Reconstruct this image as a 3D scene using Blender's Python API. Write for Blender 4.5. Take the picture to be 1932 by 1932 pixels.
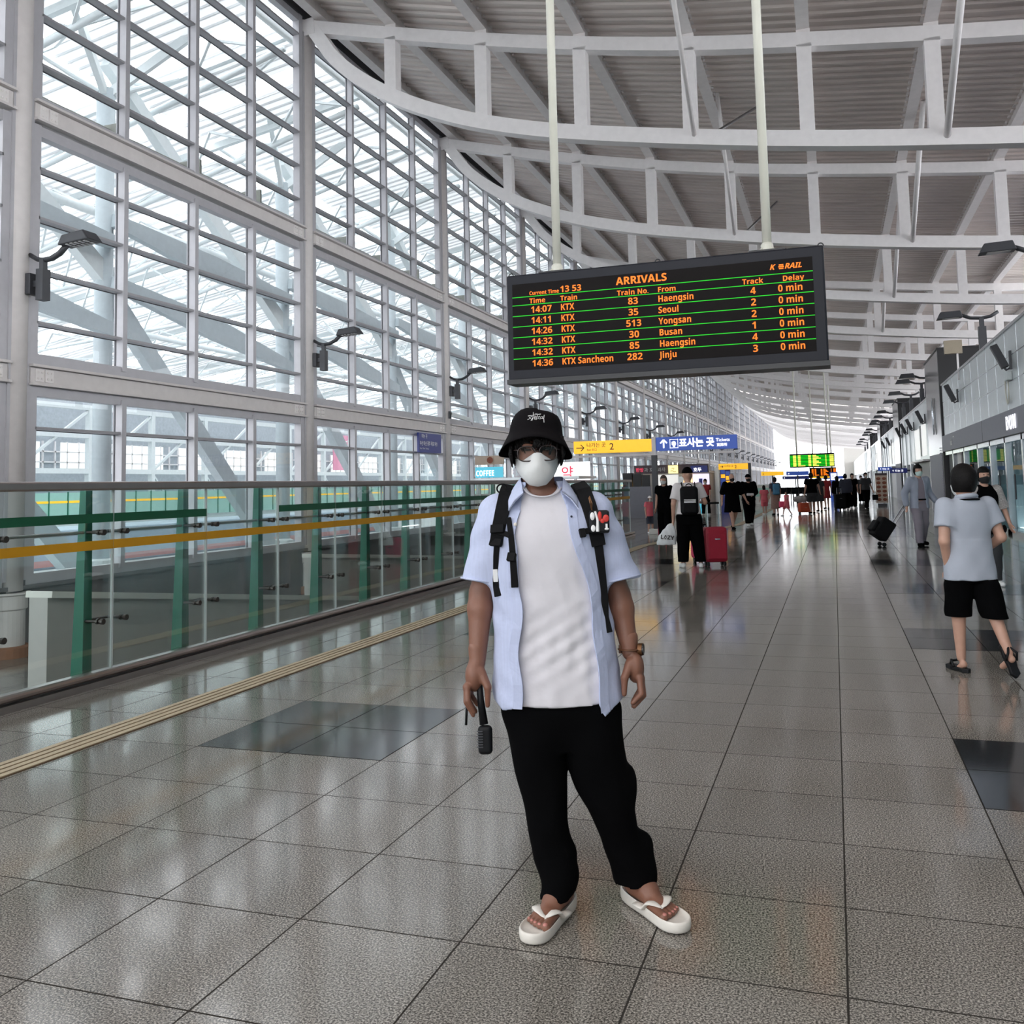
import bpy, math, random
import numpy as np
from mathutils import Vector, Matrix
random.seed(7)
for o in list(bpy.data.objects):
    bpy.data.objects.remove(o)
SC = bpy.context.scene
COL = SC.collection
PI = math.pi
PSI = 0.3276

# ---------------------------------------------------------------- camera
cam = bpy.data.cameras.new('camera'); camo = bpy.data.objects.new('camera', cam); COL.objects.link(camo)
cam.sensor_fit = 'HORIZONTAL'; cam.sensor_width = 36.0
cam.lens = 1773.0 * 36.0 / 1932.0
cam.shift_x = 0.0; cam.shift_y = -(966.0 - 773.0) / 1932.0
cam.clip_start = 0.05; cam.clip_end = 900
def _cam():
    pitch, roll = 0.0815, -0.0232
    cy, sy = math.cos(PSI), math.sin(PSI)
    fw = Vector((-sy*math.cos(pitch), cy*math.cos(pitch), math.sin(pitch)))
    r = Vector((cy, sy, 0)); u = r.cross(fw)
    c, s = math.cos(roll), math.sin(roll)
    r2 = c*r + s*u; u2 = -s*r + c*u
    m = Matrix((r2, u2, -fw)).transposed().to_4x4()
    m.translation = Vector((0, 0, 1.485))
    return m
camo.matrix_world = _cam()
SC.camera = camo

# ---------------------------------------------------------------- sky, exposure
SC.view_settings.view_transform = 'Standard'; SC.view_settings.look = 'None'
SC.view_settings.gamma = 1.0; SC.view_settings.use_curve_mapping = False
SC.view_settings.exposure = 0.4
w = bpy.data.worlds.new('overcast_sky'); SC.world = w; w.use_nodes = True
bg = w.node_tree.nodes['Background']
bg.inputs[0].default_value = (0.94, 0.97, 1.0, 1); bg.inputs[1].default_value = 4.2
SC.cycles.max_bounces = 10; SC.cycles.diffuse_bounces = 5; SC.cycles.glossy_bounces = 4
SC.cycles.transparent_max_bounces = 24; SC.cycles.transmission_bounces = 6
SC.cycles.caustics_reflective = False; SC.cycles.caustics_refractive = False
SC.cycles.sample_clamp_indirect = 6.0
def area(name, loc, rot, sx, sy, power, color=(1, 1, 1)):
    l = bpy.data.lights.new(name, 'AREA'); l.shape = 'RECTANGLE'; l.size = sx; l.size_y = sy; l.energy = power; l.color = color
    o = bpy.data.objects.new(name, l); COL.objects.link(o); o.location = loc; o.rotation_euler = rot
    return o
area('added_fill_light', (-1.0, -3.0, 9.6), (math.radians(18), 0, 0), 9, 6, 330, (1, 0.97, 0.94))  # added soft fill from behind the camera, no visible fixture
area('added_fill_light', (0.5, 4.5, 9.4), (0, 0, 0), 8, 4, 60, (1, 0.97, 0.94))  # second added fill, overhead and out of view

# ---------------------------------------------------------------- materials
def mat(name, col, rough=0.5, metal=0.0, emit=0.0, var=0.06, vscale=6.0, bump=0.0, bscale=40.0, spec=0.5, coat=0.0, aniso=None, ecol=None):
    m = bpy.data.materials.new(name); m.use_nodes = True
    nt = m.node_tree; b = nt.nodes['Principled BSDF']
    b.inputs['Roughness'].default_value = rough; b.inputs['Metallic'].default_value = metal
    b.inputs['Specular IOR Level'].default_value = spec
    if coat: b.inputs['Coat Weight'].default_value = coat
    tc = nt.nodes.new('ShaderNodeTexCoord')
    if var:
        n = nt.nodes.new('ShaderNodeTexNoise'); n.inputs['Scale'].default_value = vscale; n.inputs['Detail'].default_value = 4
        if aniso:
            mp = nt.nodes.new('ShaderNodeMapping'); mp.inputs['Scale'].default_value = aniso
            nt.links.new(tc.outputs['Object'], mp.inputs[0]); nt.links.new(mp.outputs[0], n.inputs['Vector'])
        else:
            nt.links.new(tc.outputs['Object'], n.inputs['Vector'])
        r = nt.nodes.new('ShaderNodeMapRange'); r.inputs[1].default_value = 0.25; r.inputs[2].default_value = 0.75
        r.inputs[3].default_value = 1 - var; r.inputs[4].default_value = 1 + var
        nt.links.new(n.outputs['Fac'], r.inputs[0])
        mx = nt.nodes.new('ShaderNodeMix'); mx.data_type = 'RGBA'; mx.blend_type = 'MULTIPLY'; mx.inputs[0].default_value = 1
        mx.inputs[6].default_value = (*col, 1); nt.links.new(r.outputs[0], mx.inputs[7])
        nt.links.new(mx.outputs[2], b.inputs['Base Color'])
    else:
        b.inputs['Base Color'].default_value = (*col, 1)
    if bump:
        n2 = nt.nodes.new('ShaderNodeTexNoise'); n2.inputs['Scale'].default_value = bscale; n2.inputs['Detail'].default_value = 3
        nt.links.new(tc.outputs['Object'], n2.inputs['Vector'])
        bp = nt.nodes.new('ShaderNodeBump'); bp.inputs['Strength'].default_value = bump; bp.inputs['Distance'].default_value = 0.01
        nt.links.new(n2.outputs['Fac'], bp.inputs['Height']); nt.links.new(bp.outputs[0], b.inputs['Normal'])
    if emit:
        b.inputs['Emission Color'].default_value = (*(ecol or col), 1); b.inputs['Emission Strength'].default_value = emit
    return m

def glass(name, tint, refl=0.08, rough=0.0, fk=0.35):
    m = bpy.data.materials.new(name); m.use_nodes = True; nt = m.node_tree
    nt.nodes.remove(nt.nodes['Principled BSDF']); out = nt.nodes['Material Output']
    t = nt.nodes.new('ShaderNodeBsdfTransparent'); t.inputs[0].default_value = (*tint, 1)
    g = nt.nodes.new('ShaderNodeBsdfGlossy'); g.inputs['Roughness'].default_value = rough
    n = nt.nodes.new('ShaderNodeTexNoise'); n.inputs['Scale'].default_value = 0.7
    fr = nt.nodes.new('ShaderNodeLayerWeight'); fr.inputs[0].default_value = 0.25
    ma = nt.nodes.new('ShaderNodeMath'); ma.operation = 'MULTIPLY_ADD'; ma.inputs[1].default_value = fk; ma.inputs[2].default_value = refl * 0.6
    nt.links.new(fr.outputs['Fresnel'], ma.inputs[0])
    mu = nt.nodes.new('ShaderNodeMath'); mu.operation = 'MULTIPLY_ADD'; mu.inputs[1].default_value = refl * 0.3
    nt.links.new(n.outputs['Fac'], mu.inputs[0]); nt.links.new(ma.outputs[0], mu.inputs[2])
    mx = nt.nodes.new('ShaderNodeMixShader')
    nt.links.new(mu.outputs[0], mx.inputs[0]); nt.links.new(t.outputs[0], mx.inputs[1]); nt.links.new(g.outputs[0], mx.inputs[2])
    nt.links.new(mx.outputs[0], out.inputs[0])
    return m

def floor_mat(name, c1, c2, c3, joint, dark=False):
    m = bpy.data.materials.new(name); m.use_nodes = True; nt = m.node_tree; N = nt.nodes; L = nt.links
    b = N['Principled BSDF']
    geo = N.new('ShaderNodeNewGeometry'); sep = N.new('ShaderNodeSeparateXYZ'); L.new(geo.outputs['Position'], sep.inputs[0])
    def math_(op, a, bb=None, c=None):
        n = N.new('ShaderNodeMath'); n.operation = op
        for i, x in enumerate((a, bb, c)):
            if x is None: continue
            if isinstance(x, (int, float)): n.inputs[i].default_value = x
            else: L.new(x, n.inputs[i])
        return n.outputs[0]
    tx = math_('DIVIDE', math_('ADD', sep.outputs[0], 0.034 + 60), 0.6)
    ty = math_('DIVIDE', math_('ADD', sep.outputs[1], -2.376 + 60), 0.6)
    def edge(t):
        f = math_('FRACT', t); d = math_('ABSOLUTE', math_('SUBTRACT', f, 0.5))
        return math_('GREATER_THAN', d, 0.5 - 0.0055)
    j = math_('MAXIMUM', edge(tx), edge(ty))
    cmb = N.new('ShaderNodeCombineXYZ'); L.new(math_('FLOOR', tx), cmb.inputs[0]); L.new(math_('FLOOR', ty), cmb.inputs[1])
    wn = N.new('ShaderNodeTexWhiteNoise'); wn.noise_dimensions = '2D'; L.new(cmb.outputs[0], wn.inputs['Vector'])
    sp = N.new('ShaderNodeTexNoise'); sp.inputs['Scale'].default_value = 150; sp.inputs['Detail'].default_value = 3; sp.inputs['Roughness'].default_value = 0.7
    L.new(geo.outputs['Position'], sp.inputs['Vector'])
    cr = N.new('ShaderNodeValToRGB'); e = cr.color_ramp.elements
    e[0].position = 0.4; e[0].color = (*c1, 1); e[1].position = 0.61; e[1].color = (*c3, 1)
    k = e.new(0.5); k.color = (*c2, 1)
    L.new(sp.outputs['Fac'], cr.inputs[0])
    lo = N.new('ShaderNodeTexNoise'); lo.inputs['Scale'].default_value = 0.9; L.new(geo.outputs['Position'], lo.inputs['Vector'])
    v = math_('ADD', math_('MULTIPLY_ADD', wn.outputs['Value'], 0.16, 0.86), math_('MULTIPLY_ADD', lo.outputs['Fac'], 0.2, -0.1))
    mx = N.new('ShaderNodeMix'); mx.data_type = 'RGBA'; mx.blend_type = 'MULTIPLY'; mx.inputs[0].default_value = 1
    L.new(cr.outputs[0], mx.inputs[6]); L.new(v, mx.inputs[7])
    mj = N.new('ShaderNodeMix'); mj.data_type = 'RGBA'; L.new(j, mj.inputs[0]); L.new(mx.outputs[2], mj.inputs[6]); mj.inputs[7].default_value = (*joint, 1)
    L.new(mj.outputs[2], b.inputs['Base Color'])
    rr = math_('MULTIPLY_ADD', lo.outputs['Fac'], 0.1, 0.055)
    L.new(math_('MAXIMUM', rr, math_('MULTIPLY', j, 0.6)), b.inputs['Roughness'])
    L.new(math_('MULTIPLY_ADD', j, -0.5, 0.5), b.inputs['Specular IOR Level'])
    bn = N.new('ShaderNodeBump'); bn.inputs['Strength'].default_value = 0.006; bn.inputs['Distance'].default_value = 0.01
    n3 = N.new('ShaderNodeTexNoise'); n3.inputs['Scale'].default_value = 26; L.new(geo.outputs['Position'], n3.inputs['Vector'])
    L.new(n3.outputs['Fac'], bn.inputs['Height']); L.new(bn.outputs[0], b.inputs['Normal'])
    return m

M = {}
M['floor'] = floor_mat('granite_floor', (0.05, 0.046, 0.041), (0.2, 0.184, 0.163), (0.5, 0.46, 0.405), (0.04, 0.036, 0.032))
M['floor_dark'] = floor_mat('dark_granite', (0.018, 0.02, 0.022), (0.032, 0.035, 0.038), (0.05, 0.054, 0.058), (0.02, 0.02, 0.02))
M['floor_low'] = floor_mat('lower_floor_stone', (0.16, 0.15, 0.14), (0.24, 0.23, 0.215), (0.3, 0.29, 0.27), (0.06, 0.06, 0.055))
M['white_steel'] = mat('white_painted_steel', (0.88, 0.85, 0.85), 0.42, var=0.04)
M['col_steel'] = mat('column_paint', (0.72, 0.68, 0.67), 0.5, var=0.05)
M['frame'] = mat('window_frame_grey', (0.5, 0.49, 0.52), 0.42, 0.1, var=0.05)
M['transom'] = mat('transom_grey', (0.36, 0.355, 0.375), 0.42, 0.1, var=0.05)
M['pipe'] = mat('weathered_pipe', (0.27, 0.28, 0.25), 0.6, var=0.15)
M['bronze'] = mat('dark_bronze', (0.13, 0.06, 0.025), 0.35, 0.7, var=0.08)
M['frame_dark'] = mat('window_gasket', (0.09, 0.09, 0.1), 0.5, 0.2, var=0.05)
M['deck'] = mat('roof_deck_metal', (0.72, 0.65, 0.61), 0.32, 0.1, var=0.12, vscale=1.3, aniso=(0.4, 2.5, 1))
M['purlin'] = mat('purlin_paint', (0.85, 0.81, 0.8), 0.45, var=0.05)
M['bolt'] = mat('bolt_steel', (0.2, 0.19, 0.19), 0.4, 0.7, var=0.05)
M['ext_white'] = mat('shed_white_paint', (0.68, 0.73, 0.74), 0.5, var=0.04)
M['ext_blue'] = mat('shed_pale_blue_paint', (0.46, 0.52, 0.55), 0.5, var=0.05)
def translucent(name, col, k):
    m = bpy.data.materials.new(name); m.use_nodes = True; nt = m.node_tree; b = nt.nodes['Principled BSDF']; b.inputs['Base Color'].default_value = (*col, 1); b.inputs['Roughness'].default_value = 0.6
    n = nt.nodes.new('ShaderNodeTexNoise'); n.inputs['Scale'].default_value = 0.3; cr = nt.nodes.new('ShaderNodeMapRange'); cr.inputs[3].default_value = 0.8; cr.inputs[4].default_value = 1.0; nt.links.new(n.outputs['Fac'], cr.inputs[0])
    t = nt.nodes.new('ShaderNodeBsdfTranslucent'); nt.links.new(cr.outputs[0], t.inputs[0]); mx = nt.nodes.new('ShaderNodeMixShader'); mx.inputs[0].default_value = k
    nt.links.new(b.outputs[0], mx.inputs[1]); nt.links.new(t.outputs[0], mx.inputs[2]); nt.links.new(mx.outputs[0], nt.nodes['Material Output'].inputs[0]); return m
M['ext_deck'] = translucent('shed_roof_sheet', (0.85, 0.86, 0.87), 0.36)
M['ext_grey'] = mat('far_facade_grey', (0.42, 0.46, 0.5), 0.6, var=0.1)
M['ext_green'] = mat('far_green_glass', (0.42, 0.68, 0.6), 0.3, var=0.05)
M['ext_ground'] = mat('platform_concrete', (0.5, 0.5, 0.5), 0.8, var=0.12)
M['wall_grey'] = mat('grey_stone_cladding', (0.16, 0.16, 0.165), 0.6, var=0.08)
M['parapet'] = mat('parapet_stone', (0.5, 0.48, 0.46), 0.55, var=0.05, bump=0.1, bscale=200)
M['wall_white'] = mat('white_wall', (0.75, 0.74, 0.7), 0.7, var=0.03)
M['wglass'] = glass('window_glass', (0.96, 0.97, 0.98), 0.04)
M['bglass'] = glass('barrier_glass', (0.9, 0.955, 0.94), 0.05)
M['dglass'] = glass('shop_door_glass', (0.5, 0.66, 0.68), 0.06, fk=0.14)
M['green_post'] = mat('green_painted_steel', (0.012, 0.17, 0.105), 0.4, var=0.06)
M['green_tape'] = mat('green_tape', (0.004, 0.1, 0.045), 0.5, var=0.05)
M['yellow_tape'] = mat('yellow_tape', (0.72, 0.36, 0.01), 0.5, var=0.05)
M['steel'] = mat('brushed_steel', (0.42, 0.37, 0.35), 0.28, 0.9, var=0.06)
M['steel_dark'] = mat('dark_steel', (0.07, 0.06, 0.055), 0.35, 0.6, var=0.1)
M['tactile'] = mat('tactile_beige', (0.56, 0.46, 0.32), 0.55, var=0.08)
M['tactile_gap'] = mat('tactile_groove', (0.13, 0.08, 0.04), 0.7, var=0.1)
M['lamp'] = mat('lamp_charcoal', (0.055, 0.057, 0.065), 0.45, 0.2, var=0.08)
M['lamp_lens'] = mat('lamp_lens', (0.5, 0.5, 0.5), 0.2, var=0.03)
M['silver'] = mat('silver_panel', (0.62, 0.66, 0.67), 0.3, 0.5, var=0.06, vscale=2)
M['silver_hi'] = mat('polished_steel', (0.5, 0.52, 0.55), 0.2, 0.85, var=0.08, vscale=3)
M['sign_grey'] = mat('sign_band_grey', (0.2, 0.2, 0.235), 0.5, 0.2, var=0.04)
M['black'] = mat('black_panel', (0.006, 0.006, 0.008), 0.4, var=0.1)
M['granite_dk'] = mat('dark_polished_granite', (0.16, 0.145, 0.155), 0.2, 0.1, var=0.2, vscale=20)
M['blue_sign'] = mat('blue_sign_face', (0.03, 0.075, 0.34), 0.4, emit=0.45, var=0.03)
M['navy_sign'] = mat('navy_sign_face', (0.012, 0.02, 0.14), 0.4, emit=0.25, var=0.03)
M['yellow_sign'] = mat('yellow_sign_face', (0.95, 0.5, 0.02), 0.4, emit=0.6, var=0.04)
M['white_lit'] = mat('lit_white_lettering', (0.95, 0.95, 1.0), 0.4, emit=1.0, var=0.02)
M['white_ink'] = mat('white_lettering', (0.85, 0.85, 0.85), 0.5, var=0.02)
M['black_ink'] = mat('black_lettering', (0.015, 0.012, 0.01), 0.5, var=0.02)
M['grey_text'] = mat('grey_lettering', (0.55, 0.55, 0.55), 0.4, var=0.02)
M['shop_light'] = mat('lit_shop_panel', (0.9, 0.9, 0.88), 0.5, emit=0.5, var=0.04)
M['shop_warm'] = mat('warm_shop_display', (1.0, 0.62, 0.25), 0.5, emit=1.1, var=0.35, vscale=9)
M['pharm'] = mat('lit_white_sign', (0.95, 0.95, 0.96), 0.5, emit=0.9, var=0.02)
M['red_ink'] = mat('red_lettering', (0.8, 0.06, 0.12), 0.5, emit=0.5, var=0.02)
M['teal_sign'] = mat('teal_sign', (0.08, 0.42, 0.55), 0.4, emit=0.7, var=0.03)
M['pale_yellow'] = mat('pale_yellow_sign', (0.97, 0.82, 0.36), 0.5, emit=0.9, var=0.02)
M['maroon'] = mat('maroon_fascia', (0.075, 0.05, 0.06), 0.5, var=0.05)
M['bezel'] = mat('board_bezel', (0.014, 0.015, 0.022), 0.5, 0.0, var=0.06, spec=0.25)
M['screen'] = mat('led_screen', (0.010, 0.008, 0.008), 0.7, var=0.1, vscale=200, spec=0.15)
M['led_orange'] = mat('orange_led', (0.2, 0.04, 0.005), 0.6, emit=1.0, var=0.02, ecol=(1.0, 0.2, 0.006))
M['led_green'] = mat('green_led', (0.005, 0.1, 0.005), 0.6, emit=0.7, var=0.02, ecol=(0.004, 0.8, 0.012))
M['led_yellow'] = mat('yellow_led', (0.8, 0.85, 0.1), 0.4, emit=1.0, var=0.02)
M['cream_pole'] = mat('cream_pole_paint', (0.72, 0.71, 0.62), 0.4, var=0.03)
M['pink_banner'] = mat('pink_banner', (0.75, 0.32, 0.45), 0.6, var=0.05)
M['tan'] = mat('tan_box', (0.42, 0.36, 0.27), 0.6, var=0.05)
M['orange_base'] = mat('terracotta_base', (0.33, 0.15, 0.08), 0.6, var=0.1)
# clothing and people
M['skin'] = mat('skin_tan', (0.21, 0.092, 0.058), 0.5, var=0.08, vscale=14, bump=0.08, bscale=120)
M['skin_fair'] = mat('skin_fair', (0.52, 0.3, 0.22), 0.5, var=0.08, vscale=14)
M['toe'] = mat('toe_pink', (0.5, 0.2, 0.17), 0.5, var=0.08, vscale=20)
M['hair'] = mat('black_hair', (0.004, 0.003, 0.003), 0.5, spec=0.18, var=0.3, vscale=60, bump=0.5, bscale=150)
M['hair_brown'] = mat('brown_hair', (0.05, 0.025, 0.018), 0.45, var=0.3, vscale=60)
M['tee'] = mat('white_cotton', (0.68, 0.66, 0.7), 0.85, var=0.03, bump=0.6, bscale=13)
M['shirt'] = mat('pale_blue_cotton', (0.5, 0.55, 0.74), 0.85, var=0.05, bump=0.55, bscale=15, aniso=(30, 30, 1.0), vscale=5)
M['black_cloth'] = mat('black_cloth', (0.0022, 0.0022, 0.0026), 0.95, var=0.15, spec=0.05, bump=0.15, bscale=30)
M['black_nylon'] = mat('black_nylon', (0.006, 0.006, 0.007), 0.75, var=0.2, vscale=80, spec=0.15)
M['hat_cloth'] = mat('black_hat_cloth', (0.006, 0.005, 0.006), 0.9, var=0.15, vscale=90, spec=0.1)
M['mask'] = mat('white_mask', (0.66, 0.67, 0.67), 0.8, var=0.02, bump=0.1, bscale=60)
M['mask_dark'] = mat('black_mask', (0.012, 0.012, 0.014), 0.8, var=0.1)
M['mask_green'] = mat('pale_green_mask', (0.55, 0.7, 0.66), 0.8, var=0.03)
M['rim'] = mat('dark_brown_rim', (0.02, 0.008, 0.008), 0.25, var=0.1)
M['lens'] = glass('spectacle_lens', (0.96, 0.96, 0.96), 0.06)
M['eye'] = mat('dark_eye', (0.01, 0.006, 0.005), 0.2, var=0.05)
M['sandal'] = mat('white_rubber', (0.76, 0.72, 0.66), 0.6, var=0.07, vscale=25)
M['leather'] = mat('brown_leather', (0.11, 0.045, 0.02), 0.5, var=0.2, vscale=30)
M['gold'] = mat('gold_metal', (0.7, 0.38, 0.1), 0.25, 0.9, var=0.05)
M['grey_polo'] = mat('grey_blue_pique', (0.4, 0.43, 0.5), 0.9, var=0.05, bump=0.15, bscale=30)
M['suit'] = mat('grey_blue_suit', (0.33, 0.36, 0.44), 0.85, var=0.05)
M['suit_trouser'] = mat('mauve_grey_trousers', (0.26, 0.23, 0.27), 0.85, var=0.05)
M['mauve_tee'] = mat('mauve_shirt', (0.27, 0.23, 0.27), 0.85, var=0.04)
M['white_cloth'] = mat('white_shirt_cloth', (0.72, 0.68, 0.68), 0.85, var=0.04)
M['white_shoe'] = mat('white_shoe', (0.75, 0.75, 0.75), 0.6, var=0.04)
M['red_cloth'] = mat('red_cloth', (0.32, 0.02, 0.025), 0.85, var=0.08)
M['pink_cloth'] = mat('coral_pink_cloth', (0.62, 0.12, 0.15), 0.85, var=0.08)
M['navy_cloth'] = mat('navy_cloth', (0.03, 0.035, 0.055), 0.85, var=0.1)
M['char_cloth'] = mat('charcoal_cloth', (0.03, 0.032, 0.036), 0.85, var=0.1)
M['floral'] = mat('patterned_grey_cloth', (0.4, 0.37, 0.36), 0.85, var=0.45, vscale=70)
M['skirt'] = mat('patterned_brown_skirt', (0.26, 0.16, 0.13), 0.85, var=0.35, vscale=40)
M['red_case'] = mat('red_suitcase_fabric', (0.36, 0.012, 0.035), 0.55, var=0.06)
M['pink_case'] = mat('pink_suitcase', (0.75, 0.06, 0.16), 0.45, var=0.05)
M['orange_case'] = mat('orange_suitcase', (0.65, 0.1, 0.04), 0.5, var=0.08)
M['blue_pack'] = mat('blue_backpack', (0.05, 0.18, 0.3), 0.7, var=0.08)
M['plastic_bag'] = mat('white_plastic_bag', (0.74, 0.76, 0.77), 0.4, var=0.05, bump=0.5, bscale=14)
M['menu'] = mat('menu_board_cream', (0.62, 0.5, 0.4), 0.5, var=0.06)
M['menu_pic'] = mat('menu_food_picture', (0.28, 0.08, 0.04), 0.5, var=0.5, vscale=30)
M['red_patch'] = mat('red_patch', (0.6, 0.04, 0.03), 0.5, var=0.05)
M['charcoal_rubber'] = mat('black_rubber', (0.006, 0.0065, 0.008), 0.5, var=0.15, spec=0.25)

# ---------------------------------------------------------------- mesh builder and scene tree helpers
def link(o, parent=None):
    COL.objects.link(o)
    if parent is not None: o.parent = parent
    return o
class MB:
    def __init__(s): s.v = []; s.f = []
    def quad(s, a, b, c, d):
        n = len(s.v); s.v += [tuple(a), tuple(b), tuple(c), tuple(d)]; s.f.append((n, n+1, n+2, n+3)); return s
    def hexa(s, P):
        n = len(s.v); s.v += [tuple(p) for p in P]
        for q in ((0,3,2,1),(4,5,6,7),(0,1,5,4),(1,2,6,5),(2,3,7,6),(3,0,4,7)): s.f.append(tuple(n+i for i in q))
        return s
    def box(s, x0, x1, y0, y1, z0, z1):
        return s.hexa([(x0,y0,z0),(x1,y0,z0),(x1,y1,z0),(x0,y1,z0),(x0,y0,z1),(x1,y0,z1),(x1,y1,z1),(x0,y1,z1)])
    def beam(s, a, b, w, h, up=(0,0,1), w2=None, h2=None):
        a = Vector(a); b = Vector(b); d = (b-a).normalized(); up = Vector(up)
        if abs(d.dot(up)) > 0.99: up = Vector((0,1,0)) if abs(d.y) < 0.9 else Vector((1,0,0))
        sx = d.cross(up).normalized(); sz = sx.cross(d)
        w2 = w if w2 is None else w2; h2 = h if h2 is None else h2
        P = []
        for c, ww, hh in ((a, w, h), (b, w2, h2)):
            P += [c - sx*ww/2 - sz*hh/2, c + sx*ww/2 - sz*hh/2, c + sx*ww/2 + sz*hh/2, c - sx*ww/2 + sz*hh/2]
        return s.hexa(P)
    def tube(s, pts, r, n=10, cap=True, flat=1.0, up=None):
        pts = [Vector(p) for p in pts]; k = len(pts)
        rs = r if isinstance(r, (list, tuple)) else [r]*k
        base = len(s.v); prev = None
        for i, p in enumerate(pts):
            d = (pts[min(i+1, k-1)] - pts[max(i-1, 0)])
            d = d.normalized() if d.length > 1e-9 else Vector((0,0,1))
            if up is not None: x = d.cross(Vector(up)); x = x.normalized() if x.length > 1e-6 else d.orthogonal().normalized()
            elif prev is None: x = d.orthogonal().normalized()
            else:
                x = prev - d*prev.dot(d); x = x.normalized() if x.length > 1e-6 else d.orthogonal().normalized()
            prev = x; y = d.cross(x)
            for j in range(n):
                t = 2*PI*j/n
                s.v.append(tuple(p + x*(math.cos(t)*rs[i]) + y*(math.sin(t)*rs[i]*flat)))
        for i in range(k-1):
            for j in range(n):
                a = base+i*n+j; b = base+i*n+(j+1) % n
                s.f.append((a, b, b+n, a+n))
        if cap:
            s.f.append(tuple(base+j for j in range(n))[::-1]); s.f.append(tuple(base+(k-1)*n+j for j in range(n)))
        return s
    def lathe(s, prof, c=(0,0,0), n=24, ax=(1,1), cap=True):
        base = len(s.v); k = len(prof)
        for r, z in prof:
            for j in range(n):
                t = 2*PI*j/n; s.v.append((c[0]+r*ax[0]*math.cos(t), c[1]+r*ax[1]*math.sin(t), c[2]+z))
        for i in range(k-1):
            for j in range(n):
                a = base+i*n+j; b = base+i*n+(j+1) % n
                s.f.append((a, b, b+n, a+n))
        if cap:
            s.f.append(tuple(base+j for j in range(n))[::-1]); s.f.append(tuple(base+(k-1)*n+j for j in range(n)))
        return s
    def ell(s, c, r, n=12, m=8):
        pr = [(max(1e-4, math.sin(PI*i/m)), -math.cos(PI*i/m)) for i in range(m+1)]
        base = len(s.v); s.lathe(pr, n=n)
        for i in range(base, len(s.v)):
            x, y, z = s.v[i]; s.v[i] = (c[0]+x*r[0], c[1]+y*r[1], c[2]+z*r[2])
        return s
    def prism(s, poly, fn, t0, t1):
        n = len(poly); b = len(s.v)
        s.v += [tuple(fn(x, y, t0)) for x, y in poly] + [tuple(fn(x, y, t1)) for x, y in poly]
        s.f.append(tuple(range(b, b+n))[::-1]); s.f.append(tuple(range(b+n, b+2*n)))
        for i in range(n):
            j = (i+1) % n; s.f.append((b+i, b+j, b+n+j, b+n+i))
        return s
    def add(s, vf):
        n = len(s.v); s.v += [tuple(map(float, p)) for p in vf[0]]; s.f += [tuple(int(i)+n for i in q) for q in vf[1]]; return s
    def build(s, name, m, parent=None, smooth=False, bevel=0, loc=None):
        me = bpy.data.meshes.new(name); me.from_pydata(s.v, [], s.f); me.update()
        if smooth: me.polygons.foreach_set('use_smooth', [True]*len(me.polygons))
        me.materials.append(M[m] if isinstance(m, str) else m)
        o = bpy.data.objects.new(name, me); link(o, parent)
        if loc: o.location = loc
        if bevel:
            bv = o.modifiers.new('bevel', 'BEVEL'); bv.width = bevel; bv.segments = 2; bv.limit_method = 'ANGLE'
        return o
def tag(o, label=None, cat=None, group=None, kind=None):
    if label: o['label'] = label
    if cat: o['category'] = cat
    if group: o['group'] = group
    if kind: o['kind'] = kind
    return o
def thing(name, label, cat, loc=(0,0,0), rz=0, group=None):
    o = bpy.data.objects.new(name, None); link(o); o.location = loc; o.rotation_euler = (0, 0, rz); o.empty_display_size = 0.1
    return tag(o, label, cat, group)
def struct(name):
    o = bpy.data.objects.new(name, None); link(o); o['kind'] = 'structure'; return o
def dup(root, loc, label=None, group=None, rz=None):
    def cp(o, par):
        c = o.copy(); COL.objects.link(c); c.parent = par
        for ch in list(o.children): cp(ch, c)
        return c
    r = cp(root, None); r.location = loc
    if rz is not None: r.rotation_euler = (0, 0, rz)
    if label: r['label'] = label
    if group: r['group'] = group
    return r
ORD = ['nearest', 'second', 'third', 'fourth', 'fifth', 'sixth', 'seventh', 'eighth', 'ninth', 'tenth', 'eleventh', 'twelfth']
def heavy(s):   # heavier sans-serif forms of the same letters and digits
    o = ''
    for c in s:
        if c.isascii() and c.isdigit(): o += chr(0x1D7EC+int(c))
        elif 'A' <= c <= 'Z': o += chr(0x1D5D4+ord(c)-65)
        elif 'a' <= c <= 'z': o += chr(0x1D5EE+ord(c)-97)
        else: o += c
    return o
def text(name, s, size, m, parent, loc, rot=(PI/2, 0, 0), align='LEFT', bold=0.0, ext=0.0005, sx=1.0, sp=1.0, shear=0.0):
    cu = bpy.data.curves.new(name, 'FONT'); cu.body = s; cu.size = size; cu.align_x = align; cu.offset = bold; cu.extrude = ext
    cu.space_character = sp; cu.resolution_u = 3
    t = bpy.data.objects.new(name, cu); t.data.shear = shear; COL.objects.link(t); bpy.context.view_layer.update()
    me = bpy.data.meshes.new_from_object(t.evaluated_get(bpy.context.evaluated_depsgraph_get())); bpy.data.objects.remove(t); bpy.data.curves.remove(cu)
    me.name = name; me.materials.clear(); me.materials.append(M[m])
    o = bpy.data.objects.new(name, me); link(o, parent); o.location = loc; o.rotation_euler = rot; o.scale = (sx, 1, 1)
    return o

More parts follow.
